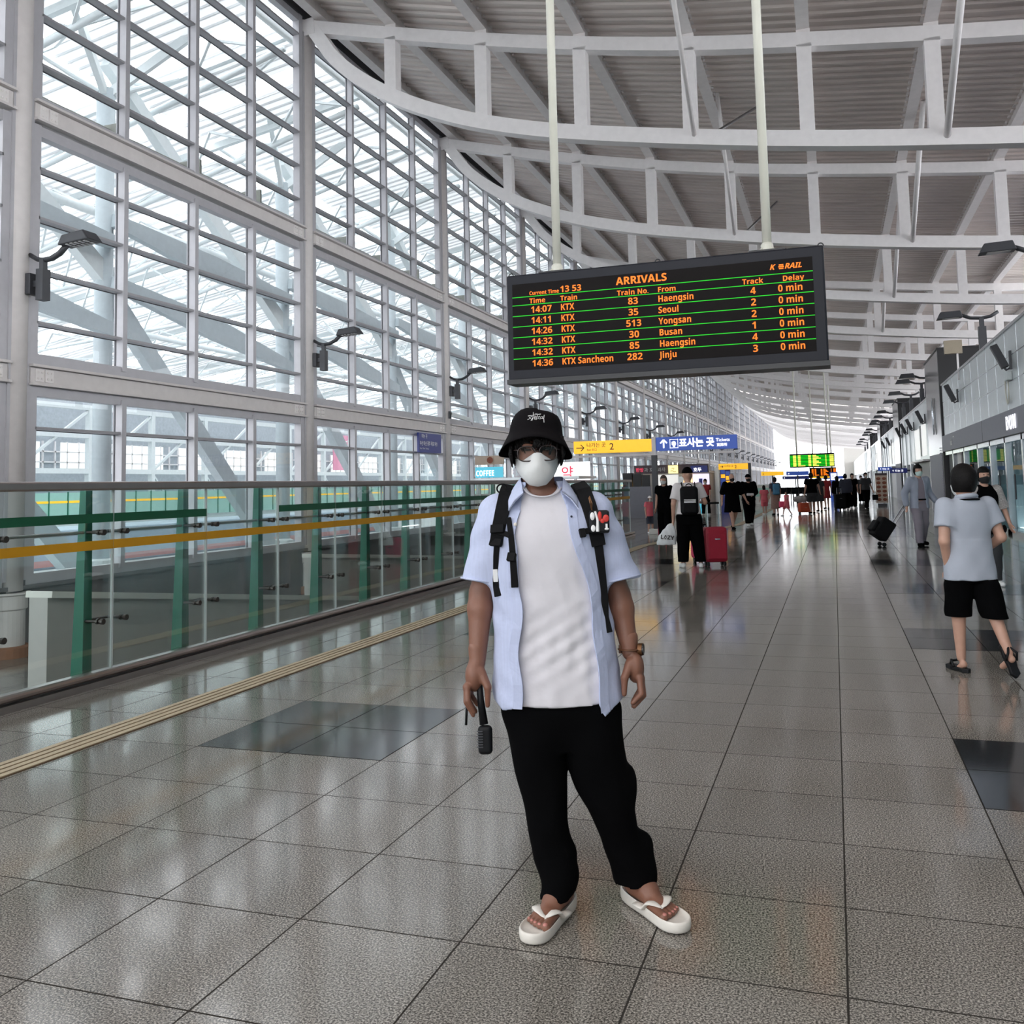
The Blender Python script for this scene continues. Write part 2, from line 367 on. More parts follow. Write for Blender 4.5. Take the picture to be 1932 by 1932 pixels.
# ---------------------------------------------------------------- smooth solids: distance fields turned into one closed mesh
def smin(a, b, k):
    h = np.clip(0.5 + 0.5*(b-a)/k, 0, 1)
    return b*(1-h) + a*h - k*h*(1-h)
def smax(a, b, k): return -smin(-a, -b, k)
def f_cap(P, a, b, ra, rb, sq=None):
    a = np.array(a, float); b = np.array(b, float); ba = b-a
    q = P-a
    t = np.clip((q@ba)/max(ba@ba, 1e-9), 0, 1)
    e = q - t[..., None]*ba
    if sq is not None: e = e/np.array(sq)
    return np.sqrt((e*e).sum(-1)) - (ra + (rb-ra)*t)
def f_ell(P, c, r, R=None):
    q = P-np.array(c, float)
    if R is not None: q = q@np.array(R)
    r = np.array(r, float)
    k0 = np.sqrt(((q/r)**2).sum(-1)); k1 = np.sqrt(((q/r**2)**2).sum(-1))
    return k0*(k0-1)/np.maximum(k1, 1e-9)
def f_box(P, c, h, r=0.0):
    q = np.abs(P-np.array(c, float)) - (np.array(h, float)-r)
    return np.sqrt((np.maximum(q, 0)**2).sum(-1)) + np.minimum(q.max(-1), 0) - r
def f_loft(P, tab, p=2.3):
    t = np.array(tab, float); t = t[np.argsort(t[:, 0])]; z = P[..., 2]
    for _ in range(2 if len(t) > 3 else 0):
        q = np.empty((2*len(t)-2, 5)); q[0::2] = 0.75*t[:-1]+0.25*t[1:]; q[1::2] = 0.25*t[:-1]+0.75*t[1:]; t = np.vstack([t[:1], q, t[-1:]])
    cu, cv, a, b = [np.interp(z, t[:, 0], t[:, i]) for i in (1, 2, 3, 4)]
    d = ((np.abs((P[..., 0]-cu)/a)**p + np.abs((P[..., 1]-cv)/b)**p)**(1/p) - 1)*np.minimum(a, b)
    return np.maximum(d, np.maximum(t[0, 0]-z, z-t[-1, 0]))
def solid(fn, lo, hi, h):
    lo = np.array(lo, float); n = np.ceil((np.array(hi)-lo)/h).astype(int)+2
    g = [lo[i]+h*np.arange(n[i]) for i in range(3)]
    D = np.empty(n)
    for i in range(0, n[0], 24):
        X = np.stack(np.meshgrid(g[0][i:i+24], g[1], g[2], indexing='ij'), -1); D[i:i+24] = fn(X)
    D = np.where(D == 0, 1e-7, D)
    for ax in range(3):
        sl = [slice(None)]*3
        for e in (0, -1): sl[ax] = e; D[tuple(sl)] = np.maximum(D[tuple(sl)], 1e-4)
    S = D < 0; nc = n-1
    sumP = np.zeros((*nc, 3)); cnt = np.zeros(nc)
    for ax in range(3):
        A = [slice(None)]*3; B = [slice(None)]*3; A[ax] = slice(0, -1); B[ax] = slice(1, None)
        d0, d1 = D[tuple(A)], D[tuple(B)]; cr = S[tuple(A)] != S[tuple(B)]
        t = np.where(cr, d0/np.where(cr, d0-d1, 1), 0)
        o1, o2 = [k for k in range(3) if k != ax]
        for i in (0, 1):
            for j in (0, 1):
                sl = [slice(None)]*3; sl[ax] = slice(0, nc[ax]); sl[o1] = slice(i, i+nc[o1]); sl[o2] = slice(j, j+nc[o2])
                c = cr[tuple(sl)]; tt = t[tuple(sl)]
                cnt += c; sumP[..., ax] += np.where(c, tt, 0); sumP[..., o1] += c*i; sumP[..., o2] += c*j
    act = cnt > 0; idx = -np.ones(nc, int); idx[act] = np.arange(act.sum())
    ijk = np.argwhere(act); V = lo + h*(ijk + sumP[act]/cnt[act][:, None])
    F = []
    for ax in range(3):
        o1, o2 = [(1, 2), (2, 0), (0, 1)][ax]
        A = [slice(None)]*3; B = [slice(None)]*3; A[ax] = slice(0, -1); B[ax] = slice(1, None)
        cr = S[tuple(A)] != S[tuple(B)]
        E = np.argwhere(cr); E = E[(E[:, o1] > 0) & (E[:, o2] > 0) & (E[:, o1] < nc[o1]) & (E[:, o2] < nc[o2])]
        if not len(E): continue
        e1 = np.zeros(3, int); e1[o1] = 1; e2 = np.zeros(3, int); e2[o2] = 1
        q = np.stack([idx[tuple((E-e1-e2).T)], idx[tuple((E-e2).T)], idx[tuple(E.T)], idx[tuple((E-e1).T)]], 1)
        fl = ~S[tuple(E.T)]; q[fl] = q[fl][:, ::-1]; F.append(q)
    F = np.concatenate(F); return V, F[(F >= 0).all(1)]
def sdf_obj(name, fn, lo, hi, h, m, parent, extra=None, cut=None):
    b = MB().add(solid(fn, lo, hi, h))
    if extra:
        for e in extra: b.add(solid(*e))
    return b.build(name, m, parent, smooth=True)
def on_surface(fn, u, z, v0=-0.4, v1=0.3, n=500):
    v = np.linspace(v0, v1, n); P = np.stack([np.full(n, u), v, np.full(n, z)], -1)
    i = np.argmax(fn(P) < 0); return float(v[i])
# ================================================================ the hall: floor, glass wall, roof
BAY = 8.71; Y0 = 2.72; NB = 25
YC = [Y0 + BAY*k for k in range(NB)]
YEND = 215.0; YB = -22.0
VOID_END = 27.3; BX = -5.58
fl = MB(); fl.box(BX-0.2, 4.9, YB, VOID_END, -0.3, 0); fl.box(-12.1, 4.9, VOID_END, YEND, -0.3, 0)
tag(fl.build('floor', 'floor'), kind='structure')
k = 0
for x0, x1 in ((-3.634, -2.434), (0.566, 2.366)):
    for i in range(14):
        y = 4.776 + 4.2*i
        o = MB().box(x0, x1, y, y+1.2, -0.01, 0.0012).build('floor', 'floor_dark'); tag(o, kind='structure')
tag(MB().box(-12.3, BX-0.2, YB, VOID_END, -1.25, -0.95).build('floor', 'floor_low'), kind='structure')
tag(MB().box(BX-0.21, BX-0.2, YB, VOID_END, -0.95, -0.3).build('trim_1', 'wall_grey'), kind='structure')
tag(MB().box(-12.3, BX-0.2, VOID_END, VOID_END+0.1, -0.95, -0.01).build('trim_2', 'wall_grey'), kind='structure')
# sloping stone parapets down in the stairwell
for (ya, za, yb, zb, x) in ((8.0, 0.45, 16.5, -0.6, -8.0), (15.2, 0.31, 24.5, -0.45, -9.0)):
    p = thing('stair_parapet', 'pale stone parapet sloping down in the stairwell behind the glass, %s stretch' % ('nearer' if x > -8.5 else 'farther'), 'parapet', (0, 0, 0))
    MB().hexa([(x, ya, -0.95), (x-0.25, ya, -0.95), (x-0.25, yb, -0.95), (x, yb, -0.95), (x, ya, za), (x-0.25, ya, za), (x-0.25, yb, zb), (x, yb, zb)]).build('panel', 'parapet', p)
    MB().beam((x-0.12, ya, za), (x-0.12, yb, zb), 0.36, 0.07).build('coping', 'wall_white', p)
for k, y in ((1, YC[1]), (2, YC[2])):
    tag(MB().box(-11.3, -9.9, y+0.6, y+1.1, -0.95, -0.62).build('metal_box', 'silver'), 'grey metal box on the stairwell floor beside the base of the %s wall column' % ('larger-looking nearest' if k == 1 else 'second'), 'box', 'boxes at the column feet')
b = MB(); b.ell((-7.9, 7.6, -0.89), (0.3, 0.16, 0.06)).ell((-8.05, 7.62, -0.82), (0.13, 0.14, 0.12))
tag(b.build('black_bag', 'charcoal_rubber', smooth=True), 'black bag lying on the stairwell floor behind the glass barrier', 'bag')
# tactile strip
t = thing('tactile_strip', 'beige ribbed tactile guide strip running along the floor beside the barrier', 'tactile strip')
base = MB(); rib = MB()
for a, bb in (((-4.385, -2), (-4.385, 22.4)), ((-4.385, 22.4), (-3.15, 33.2)), ((-3.15, 33.2), (-3.15, 60))):
    base.beam((*a, 0.001), (*bb, 0.001), 0.24, 0.006)
    d = (Vector(bb)-Vector(a)).normalized(); n = Vector((-d.y, d.x))
    for q in (-0.093, -0.031, 0.031, 0.093):
        rib.beam((a[0]+n.x*q, a[1]+n.y*q, 0.005), (bb[0]+n.x*q, bb[1]+n.y*q, 0.005), 0.042, 0.008)
base.build('groove', 'tactile_gap', t); rib.build('rib', 'tactile', t)

# ---- glass wall bays
WX = -12.2
def window_meshes():
    y0, y1 = 0.30, BAY-0.30
    fr = MB(); dk = MB(); tn = MB()
    secs = ((0.2, 3.2, (0.86, 2.6)), (3.72, 7.5, (4.32, 5.18, 6.05, 6.88)), (8.0, 13.3, (8.65, 9.5, 10.35, 11.2, 12.05, 12.87)))
    for za, zb, ts in secs:
        for y in (y0, y1): fr.box(WX-0.08, WX+0.10, y-0.08, y+0.08, za-0.1, zb+0.1)
        for z in (za, zb):
            fr.box(WX-0.075, WX+0.094, y0-0.07, y1+0.07, z-0.085, z+0.085)
        for i in (1, 2, 3):
            y = y0+(y1-y0)*i/4
            fr.box(WX-0.077, WX+0.13, y-0.055, y+0.055, za, zb)
        for i in range(4):
            ya = y0+(y1-y0)*i/4+0.055; yb = y0+(y1-y0)*(i+1)/4-0.055
            for z in ts:
                tn.box(WX-0.06, WX+0.10, ya, yb, z-0.023, z+0.023)
                dk.box(WX-0.08, WX-0.055, ya, yb, z-0.033, z+0.033)
            dk.box(WX-0.05, WX-0.02, ya-0.012, ya+0.01, za+0.09, zb-0.09); dk.box(WX-0.05, WX-0.02, yb-0.01, yb+0.012, za+0.09, zb-0.09)
    g = MB()
    for za, zb, ts in secs: g.quad((WX-0.03, y0, za), (WX-0.03, y1, za), (WX-0.03, y1, zb), (WX-0.03, y0, zb))
    bm = MB(); pl = MB()
    for za, zb in ((3.30, 3.60), (7.66, 7.97)):
        bm.box(WX-0.10, WX+0.12, 0.2, BAY-0.2, za+0.03, zb-0.03)
        for z in (za, zb): bm.box(WX-0.10, WX+0.2, 0.2, BAY-0.2, z-0.02, z+0.02)
        for y in (0.5, BAY-0.5):
            for dy in (-0.1, 0.1):
                pl.box(WX+0.12, WX+0.135, y+dy-0.085, y+dy+0.085, za+0.05, zb-0.05)
                for a in (-0.04, 0.04):
                    for z in (za+0.1, zb-0.1): pl.ell((WX+0.145, y+dy+a, z), (0.014, 0.02, 0.02), 6, 4)
    sw = MB().box(WX-0.1, WX+0.05, 0.1, BAY-0.1, -0.95, 0.12); sw.box(WX-0.1, WX+0.14, 0.1, BAY-0.1, 0.06, 0.12)
    return fr, dk, g, bm, pl, sw, tn
wms = window_meshes()
root = struct('window_1')
for nm, mb, m in zip(('window_frame', 'gasket', 'pane', 'wall_beam', 'bolt_plate', 'sill_wall', 'transom'), wms, ('frame', 'frame_dark', 'wglass', 'col_steel', 'purlin', 'wall_grey', 'transom')):
    mb.build(nm, m, root)
root.location = (0, YC[0], 0)
for k in range(1, NB-1):
    r = dup(root, (0, YC[k], 0)); r.name = 'window_%d' % (k+1)
for k in range(-3, 0):
    r = dup(root, (0, Y0+BAY*k, 0)); r.name = 'window_%d' % (NB-k)
for a in ('shell',):
    tag(MB().box(-12.4, 16.5, YB-0.3, YB, -1.3, 3.6).build('wall_light_block', 'wall_white'), kind='structure')  # unseen end wall, added to hold back light from behind the camera
for o in list(COL.objects):
    if o.parent and o.parent.name.startswith('window_'): o['kind'] = 'structure'

# ---- wall columns
def make_column():
    r = thing('wall_column', '', 'column')
    MB().lathe([(0.2, 0.05), (0.2, 13.05)], n=24).build('shaft', 'col_steel', r, smooth=True)
    MB().lathe([(0.22, 0.02), (0.31, 0.03), (0.31, 0.0), (0.27, -0.02), (0.27, -0.22), (0.24, -0.24), (0.24, -0.95)], n=24).build('collar', 'col_steel', r)
    MB().lathe([(0.3, -0.78), (0.34, -0.8), (0.34, -0.95)], n=24).build('base', 'orange_base', r)
    f = MB()
    for s in (-1, 1): f.box(-0.06, 0.12, s*0.19-0.03, s*0.19+0.03, 0.2, 13.0)
    f.build('side_fin', 'frame', r)
    MB().box(-0.2, 0.25, -0.16, 0.16, 13.0, 13.32).build('cap', 'frame_dark', r)
    return r
c0 = make_column(); cols = [c0]
for k in range(NB):
    lab = ('tall pale steel column at the far left edge, outside the nearest window bay' if k == 0 else
           'tall round pale steel column of the glass wall, %s from the left' % ['', 'first', 'second', 'third', 'fourth', 'fifth', 'sixth', 'seventh', 'eighth'][k] if k <= 8 else
           'slim distant steel column in the far run of the glass wall')
    if k == 0: c0.location = (WX, YC[0], 0); c0['label'] = lab; c0['group'] = 'steel columns of the glass wall'
    else: dup(c0, (WX, YC[k], 0), lab)

# ---- roof
TOP = [(-12.15, 13.36), (-9.5, 12.66), (-7.1, 12.07), (-4.8, 11.57), (-2.37, 11.13), (0.03, 10.8), (2.45, 10.5), (5.0, 10.21), (8, 9.95), (12, 9.72), (16.2, 9.6)]
BOT = [(-12.05, 13.05), (-11.75, 12.6), (-11.45, 12.15), (-11.0, 11.7), (-10.46, 11.28), (-9.85, 10.88), (-9.18, 10.52), (-8.45, 10.2), (-7.68, 9.9), (-6.5, 9.55), (-5.22, 9.24), (-2.64, 8.76), (-0.22, 8.37), (2.3, 8.04), (5.2, 7.72), (8, 7.5), (12, 7.35), (16.2, 7.35)]
def top(x): return float(np.interp(x, *zip(*TOP)))
def bot(x): return float(np.interp(x, *zip(*BOT)))
def refine(p):
    q = [p[0]]
    for a, b in zip(p, p[1:]): q += [(0.75*a[0]+0.25*b[0], 0.75*a[1]+0.25*b[1]), (0.25*a[0]+0.75*b[0], 0.25*a[1]+0.75*b[1])]
    return q+[p[-1]]
VX = [-9.72, -7.38, -5.0, -2.58, -0.17, 2.28, 4.8, 7.3, 9.8, 12.3, 14.8]
def chord(pts, z_up, h, w):
    b = MB(); n0 = 0
    for i, (x, z) in enumerate(pts):
        a = pts[max(i-1, 0)]; c = pts[min(i+1, len(pts)-1)]
        t = Vector((c[0]-a[0], c[1]-a[1])).normalized(); n = Vector((-t.y, t.x))
        p = Vector((x, z))
        lo, hi = (p-n*h, p) if z_up else (p, p+n*h)
        b.v += [(lo.x, -w/2, lo.y), (lo.x, w/2, lo.y), (hi.x, w/2, hi.y), (hi.x, -w/2, hi.y)]
        if i:
            m = len(b.v)-8
            for q in ((0,1,5,4),(1,2,6,5),(2,3,7,6),(3,0,4,7)): b.f.append(tuple(m+j for j in q))
    b.f.append((0,3,2,1)); m = len(b.v)-4; b.f.append((m,m+1,m+2,m+3))
    return b
def make_truss():
    r = thing('roof_truss', '', 'roof truss')
    chord(refine(TOP), True, 0.31, 0.3).build('top_chord', 'white_steel', r)
    chord(refine(BOT), False, 0.34, 0.32).build('bottom_chord', 'white_steel', r)
    for x in VX:
        MB().box(x-0.15, x+0.15, -0.15, 0.15, bot(x)+0.25, top(x)-0.25).build('web_post', 'white_steel', r)
    for x in VX:
        if x < 8:
            c = MB().box(x-0.14, x+0.14, -0.1, 0.1, top(x)-0.01, top(x)+0.09)
            for a in (-0.08, 0.08):
                for y in (-0.06, 0.06): c.ell((x+a, y, top(x)+0.09), (0.022, 0.022, 0.025), 6, 4)
            c.build('purlin_cleat', 'purlin', r)
    MB().beam((-12.2, 0, 13.1), (-11.8, 0, 13.15), 0.34, 0.42).build('end_shoe', 'white_steel', r)
    return r
tr = make_truss()
for k in range(NB):
    lab = ('white curved roof truss overhead, just out of the top of the photo' if k < 2 else
           'white curved steel roof truss, %s, rising from behind the %s window bay' % (['nearest in view', 'second back', 'third back', 'fourth back', 'fifth back', 'sixth back'][k-2], ['second', 'third', 'fourth', 'fifth', 'sixth', 'seventh'][k-2]) if k < 8 else
           'white curved roof truss in the densely overlapping far stretch of the hall')
    if k == 0: tr.location = (0, YC[0], 0); tr['label'] = lab; tr['group'] = 'roof trusses'
    else: dup(tr, (0, YC[k], 0), lab)
DK = 0.44
for i, x in enumerate([-11.7]+VX):
    z = top(x)+0.09; b = MB()
    b.box(x-0.05, x+0.05, YB, YEND, z+0.02, z+0.33)
    for zz in (z, z+0.33): b.box(x-0.13, x+0.13, YB, YEND, zz, zz+0.025)
    for y in np.arange(12, 95, 0.42):
        for s in (-0.115, 0.115): b.box(x+s-0.02, x+s+0.02, y, y+0.12, z+0.29, z+0.35)
    o = b.build('roof_purlin', 'purlin')
    tag(o, 'long painted steel purlin running the length of the roof, %s in from the glass wall' % ORD[i], 'purlin', 'roof purlins')
# corrugated deck
d = MB(); xs = [-12.6] + [x for x in np.linspace(-12.0, 16.2, 24)]
zs = [top(x)+DK for x in xs]
ys = []
y = YB
while y < 120:
    P = 0.36 if y < 80 else 0.9
    ys += [(y, 0), (y+0.62*P, 0), (y+0.70*P, -0.055), (y+0.92*P, -0.055)]; y += P
n = len(xs)
for yy, dz in ys:
    for x, z in zip(xs, zs): d.v.append((x, yy, z+dz))
for i in range(len(ys)-1):
    for j in range(n-1): d.f.append((i*n+j, (i+1)*n+j, (i+1)*n+j+1, i*n+j+1))
for j in range(1):
    pass
top_ = MB()
for ya, yb in [(YB, 120)]+[(120+6*i, 124.4+6*i if i < 15 else YEND) for i in range(16)]:
    for x0, x1 in zip(xs, xs[1:]): top_.hexa([(x0,ya,top(x0)+DK+0.05),(x1,ya,top(x1)+DK+0.05),(x1,yb,top(x1)+DK+0.05),(x0,yb,top(x0)+DK+0.05),(x0,ya,top(x0)+DK+0.2),(x1,ya,top(x1)+DK+0.2),(x1,yb,top(x1)+DK+0.2),(x0,yb,top(x0)+DK+0.2)])
ce = struct('ceiling'); o = d.build('deck', 'deck', ce); o['kind'] = 'structure'; o = top_.build('roof_skin', 'deck', ce); o['kind'] = 'structure'
# eaves closure above the window heads
tag(MB().box(WX-0.15, WX+0.12, YB, YEND, 13.4, 13.85).build('trim_3', 'frame_dark'), kind='structure')
# sway rods and hanging pipes between trusses
rods = [((-2.5, YC[2]-0.05, 8.9), (-2.4, YC[2]-4.6, 11.6), 0.05, 'purlin'), ((-2.35, YC[2]+0.1, 8.9), (-1.4, YC[2]+4.0, 11.0), 0.035, 'bolt'),
        ((2.45, YC[2]-0.1, 8.2), (2.55, YC[2]-4.0, 10.8), 0.07, 'white_steel'), ((2.45, YC[3]-0.1, 8.2), (2.55, YC[3]-4.0, 10.8), 0.07, 'white_steel'),
        ((-2.5, YC[3]-0.05, 8.9), (-2.4, YC[3]-4.6, 11.6), 0.05, 'purlin'), ((-2.35, YC[3]+0.1, 8.9), (-1.4, YC[3]+4.0, 11.0), 0.035, 'bolt'),
        ((2.45, YC[4]-0.1, 8.2), (2.55, YC[4]-4.0, 10.8), 0.07, 'white_steel'), ((2.45, YC[5]-0.1, 8.2), (2.55, YC[5]-4.0, 10.8), 0.07, 'white_steel')]
rl = ['grey brace pipe rising from the nearest truss to a purlin, beside the left board pole', 'thin dark brace rod on the nearest truss behind the left board pole',
      'white tubular brace slanting off the nearest truss near the top right of the photo', 'white tubular brace slanting off the second truss above the board',
      'grey brace pipe rising from the second truss to a purlin', 'thin dark brace rod on the second truss',
      'white tubular brace slanting off the third truss', 'white tubular brace slanting off the fourth truss']
for (a, c, r, m), l in zip(rods, rl):
    tag(MB().tube([a, c], r, 10).build('brace_rod', m, smooth=True), l, 'brace rod', 'roof brace rods')

# ---- far end
e = struct('wall_back'); o = MB().box(2.2, 16.5, YEND, YEND+0.3, 0, 8.2).build('panel', 'wall_white', e); o['kind'] = 'structure'
e = struct('window_30'); f = MB()
for x in np.arange(-12, 2.3, 2.35): f.box(x-0.07, x+0.07, YEND, YEND+0.2, 0, 13.4)
for z in np.arange(3, 13.4, 1.15): f.box(-12.2, 2.2, YEND, YEND+0.15, z-0.04, z+0.04)
o = f.build('window_frame', 'white_steel', e); o['kind'] = 'structure'
o = MB().quad((-12.2, YEND+0.1, 0), (2.2, YEND+0.1, 0), (2.2, YEND+0.1, 13.4), (-12.2, YEND+0.1, 13.4)).build('pane', 'wglass', e); o['kind'] = 'structure'

# ================================================================ outside: the train shed beyond the glass
tag(MB().box(-75, WX-0.2, -40, 240, -1.6, -1.3).build('ground', 'ext_ground'), kind='structure')
SX = -18.4
def sroof(x): return 14.6 - (-13.2-x)*0.17
def make_shed_column():
    r = thing('shed_column', '', 'column')
    MB().lathe([(0.24, -1.3), (0.24, 12.6)], n=20).build('shaft', 'ext_blue', r, smooth=True)
    MB().lathe([(0.36, -1.3), (0.36, -0.2), (0.25, -0.15)], n=20).build('base', 'ext_white', r)
    MB().box(-0.05, 0.05, -0.1, 0.55, 6.6, 7.7).build('gusset', 'ext_white', r)
    b = MB(); b.beam((0, 0, 7.4), (0, -BAY, 13.4), 0.3, 0.5, w2=0.3, h2=0.35); b.build('upper_brace', 'ext_white', r)
    b = MB(); b.beam((0, 0.1, 7.0), (0, BAY-0.2, -1.0), 0.3, 0.55); b.build('lower_brace', 'ext_blue', r)
    b = MB(); b.beam((0.3, 0, 8.9), (0.3, BAY/2, 8.5), 0.22, 0.35, h2=0.75); b.beam((0.3, BAY/2, 8.5), (0.3, BAY, 8.3), 0.22, 0.75, h2=0.35); b.build('upper_tie', 'ext_blue', r)
    b = MB(); b.beam((0.3, 0, 7.2), (0.3, BAY/2, 6.6), 0.22, 0.35, h2=0.7); b.beam((0.3, BAY/2, 6.6), (0.3, BAY, 5.9), 0.22, 0.7, h2=0.35); b.build('lower_tie', 'ext_blue', r)
    b = MB()
    for s in (-1, 1):
        b.beam((0, 0, 12.4), (s*2.6, s*0.9, 14.4 if s > 0 else 13.7), 0.16, 0.24); b.beam((0, 0, 12.4), (-s*1.2, s*2.6, 13.9), 0.16, 0.24)
    b.tube([(-0.1, -0.2, 12.5), (-1.6, -2.6, 13.7)], 0.07, 8); b.tube([(-0.1, 0.2, 12.5), (1.5, 2.9, 14.2)], 0.07, 8)
    b.build('head_strut', 'ext_white', r)
    return r
sc0 = make_shed_column()
for k in range(0, 20):
    y = YC[2]+BAY*(k-1)
    lab = 'pale blue braced column in the train shed beyond the glass, %s from the left' % (['outermost', 'first', 'second', 'third', 'fourth'][k]) if k < 5 else 'distant white braced column of the train shed, hazy through the far windows'
    if k == 0: sc0.location = (SX, y, 0); sc0['label'] = lab; sc0['group'] = 'train shed columns'
    else: dup(sc0, (SX, y, 0), lab)
# shed roof: sheets with open skylight gaps, and trusses under it
sh = struct('trim_10')
b = MB(); ri = MB()
NXs = 9
for i in range(26):
    y = -10 + i*8.71
    for j in range(NXs):
        xa = -13.4 - j*6.2; xb = xa-6.2
        for (dy0, dy1) in ((0, 2.1), (2.9, 5.0), (5.8, 7.9)):
            ya = y+dy0; yb = y+dy1
            if j % 2 == 1: xa2, xb2 = xa-0.7, xb
            else: xa2, xb2 = xa, xb
            b.hexa([(xa2, ya, sroof(xa2)), (xb2, ya, sroof(xb2)), (xb2, yb, sroof(xb2)), (xa2, yb, sroof(xa2)), (xa2, ya, sroof(xa2)+0.08), (xb2, ya, sroof(xb2)+0.08), (xb2, yb, sroof(xb2)+0.08), (xa2, yb, sroof(xa2)+0.08)])
            if y < 110:
                for q in np.arange(ya+0.1, yb, 0.42): ri.beam((xa2, q, sroof(xa2)-0.03), (xb2, q, sroof(xb2)-0.03), 0.05, 0.06)
o = b.build('shed_sheet', 'ext_deck', sh); o['kind'] = 'structure'; o = ri.build('shed_rib', 'ext_deck', sh); o['kind'] = 'structure'
def make_shed_truss():
    r = thing('shed_truss', '', 'roof truss')
    L = 52.0; n = 16
    t = MB(); t.beam((-13.4, 0, sroof(-13.4)-0.25), (-13.4-L, 0, sroof(-13.4-L)-0.25), 0.18, 0.22); t.build('upper_chord', 'ext_white', r)
    pts = [(-14-i*L/n, 0, sroof(-14-i*L/n)-0.3-1.5*(1-abs((i % 8)-4)/5.0)) for i in range(n+1)]
    MB().tube(pts, 0.1, 8).build('lower_chord', 'ext_white', r, smooth=True)
    wb = MB()
    for i in range(n):
        a = pts[i]; c = pts[i+1]; m = ((a[0]+c[0])/2, 0.0, sroof((a[0]+c[0])/2)-0.3)
        for s in (-1.1, 1.1):
            wb.beam(a, (m[0], s, m[2]), 0.07, 0.07); wb.beam(c, (m[0], s, m[2]), 0.07, 0.07)
    wb.build('web', 'ext_white', r)
    return r
st = make_shed_truss()
for k in range(1, 26):
    y = 0.3+BAY/2*k
    lab = 'white tubular roof truss of the train shed crossing behind the tall windows'
    if k == 1: st.location = (0, y, 0); st['label'] = lab; st['group'] = 'train shed trusses'
    else: dup(st, (0, y, 0), lab)
for i, (x, z) in enumerate(((-13.6, 14.0), (-24, 11.4), (-34, 9.9), (-44, 8.3))):
    o = MB().tube([(x, -10, z), (x, 200, z)], 0.16, 10).build('shed_tube', 'ext_white', sh, smooth=True); o['kind'] = 'structure'
# outside sill pipe on the upper windows
p = thing('outer_pipe', 'grey pipe on brackets running outside the foot of the upper windows', 'pipe')
MB().tube([(WX-0.55, -10, 8.35), (WX-0.55, 205, 8.35)], 0.1, 10).build('tube', 'pipe', p, smooth=True)
bb = MB()
for y in np.arange(-8, 120, 2.2): bb.box(WX-0.6, WX-0.1, y-0.03, y+0.03, 8.05, 8.5)
bb.build('bracket', 'pipe', p)
# far facade across the tracks
FX = -40.0
fa = thing('far_facade', 'grey and white concourse building across the tracks seen through the lower windows', 'building')
MB().box(FX-3, FX-2.6, -30, 230, -1.3, 7.2).build('wall', 'ext_grey', fa)
b = MB(); x_ = FX
for y in np.arange(-30, 230, 5.2):
    b.box(FX-0.15, FX+0.15, y-0.15, y+0.15, -1.3, 6.6)
for z in (2.9, 4.9, 6.5): b.box(FX-0.13, FX+0.13, -30, 230, z-0.14, z+0.14)
b.build('frame', 'ext_white', fa)
b = MB()
for y in np.arange(-30, 230, 5.2): b.beam((FX, y, 2.9), (FX, y+5.2, 6.4), 0.14, 0.14); b.beam((FX, y, 2.9), (FX, y+2.6, 0), 0.1, 0.1)
b.build('brace', 'ext_white', fa)
b = MB()
for y in np.arange(-30, 160, 0.9): b.box(FX-2.6, FX-2.5, y-0.04, y+0.04, 3.1, 4.7)
for z in (3.5, 4.1): b.box(FX-2.6, FX-2.5, -30, 230, z-0.04, z+0.04)
b.build('mullion', 'white_steel', fa)
b = MB()
for i, y in enumerate(np.arange(-30, 220, 5.2)):
    b.quad((FX-2.55, y+0.5, 3.15), (FX-2.55, y+4.2, 3.15), (FX-2.55, y+4.2, 4.65), (FX-2.55, y+0.5, 4.65))
b.build('lit_pane', 'shop_light', fa)
fb = thing('far_barrier', 'pale green glass barrier with a yellow stripe across the tracks', 'barrier')
MB().box(FX+1.0, FX+1.06, -30, 230, 0.2, 1.7).build('panel', 'ext_green', fb)
MB().box(FX+1.06, FX+1.08, -30, 230, 1.15, 1.27).build('stripe', 'yellow_sign', fb)
b = MB()
for y in np.arange(-30, 230, 1.3): b.box(FX+1.06, FX+1.1, y-0.03, y+0.03, 0.2, 1.75)
b.build('post', 'green_post', fb)
MB().box(FX-2.45, FX+0.95, -30, 230, -0.3, 0.15).build('walkway', 'ext_white', fa)
bn = thing('pink_banner', 'pink banner with white lettering hung across the tracks, seen through the lower window', 'banner', (FX+0.18, 72.0, 4.2))
MB().box(-0.04, 0.04, -1.9, 1.9, -1.0, 2.0).build('sheet', 'pink_banner', bn)
text('lettering', '동대', 1.0, 'white_ink', bn, (0.06, 0, 0.8), (PI/2, 0, PI/2), bold=0.02, align='CENTER')
tr2 = thing('train_carriage', 'blue and red sided train carriage standing beyond the foot of the glass wall', 'train', (-27, 42, 0))
MB().box(-1.4, 1.4, -24, 10, -1.0, 0.35).build('body', mat('carriage_blue', (0.42, 0.5, 0.6), 0.35, var=0.05), tr2, bevel=0.15)
MB().box(1.38, 1.43, -24, 10, -0.9, -0.68).build('stripe', mat('carriage_red', (0.6, 0.3, 0.3), 0.4), tr2)
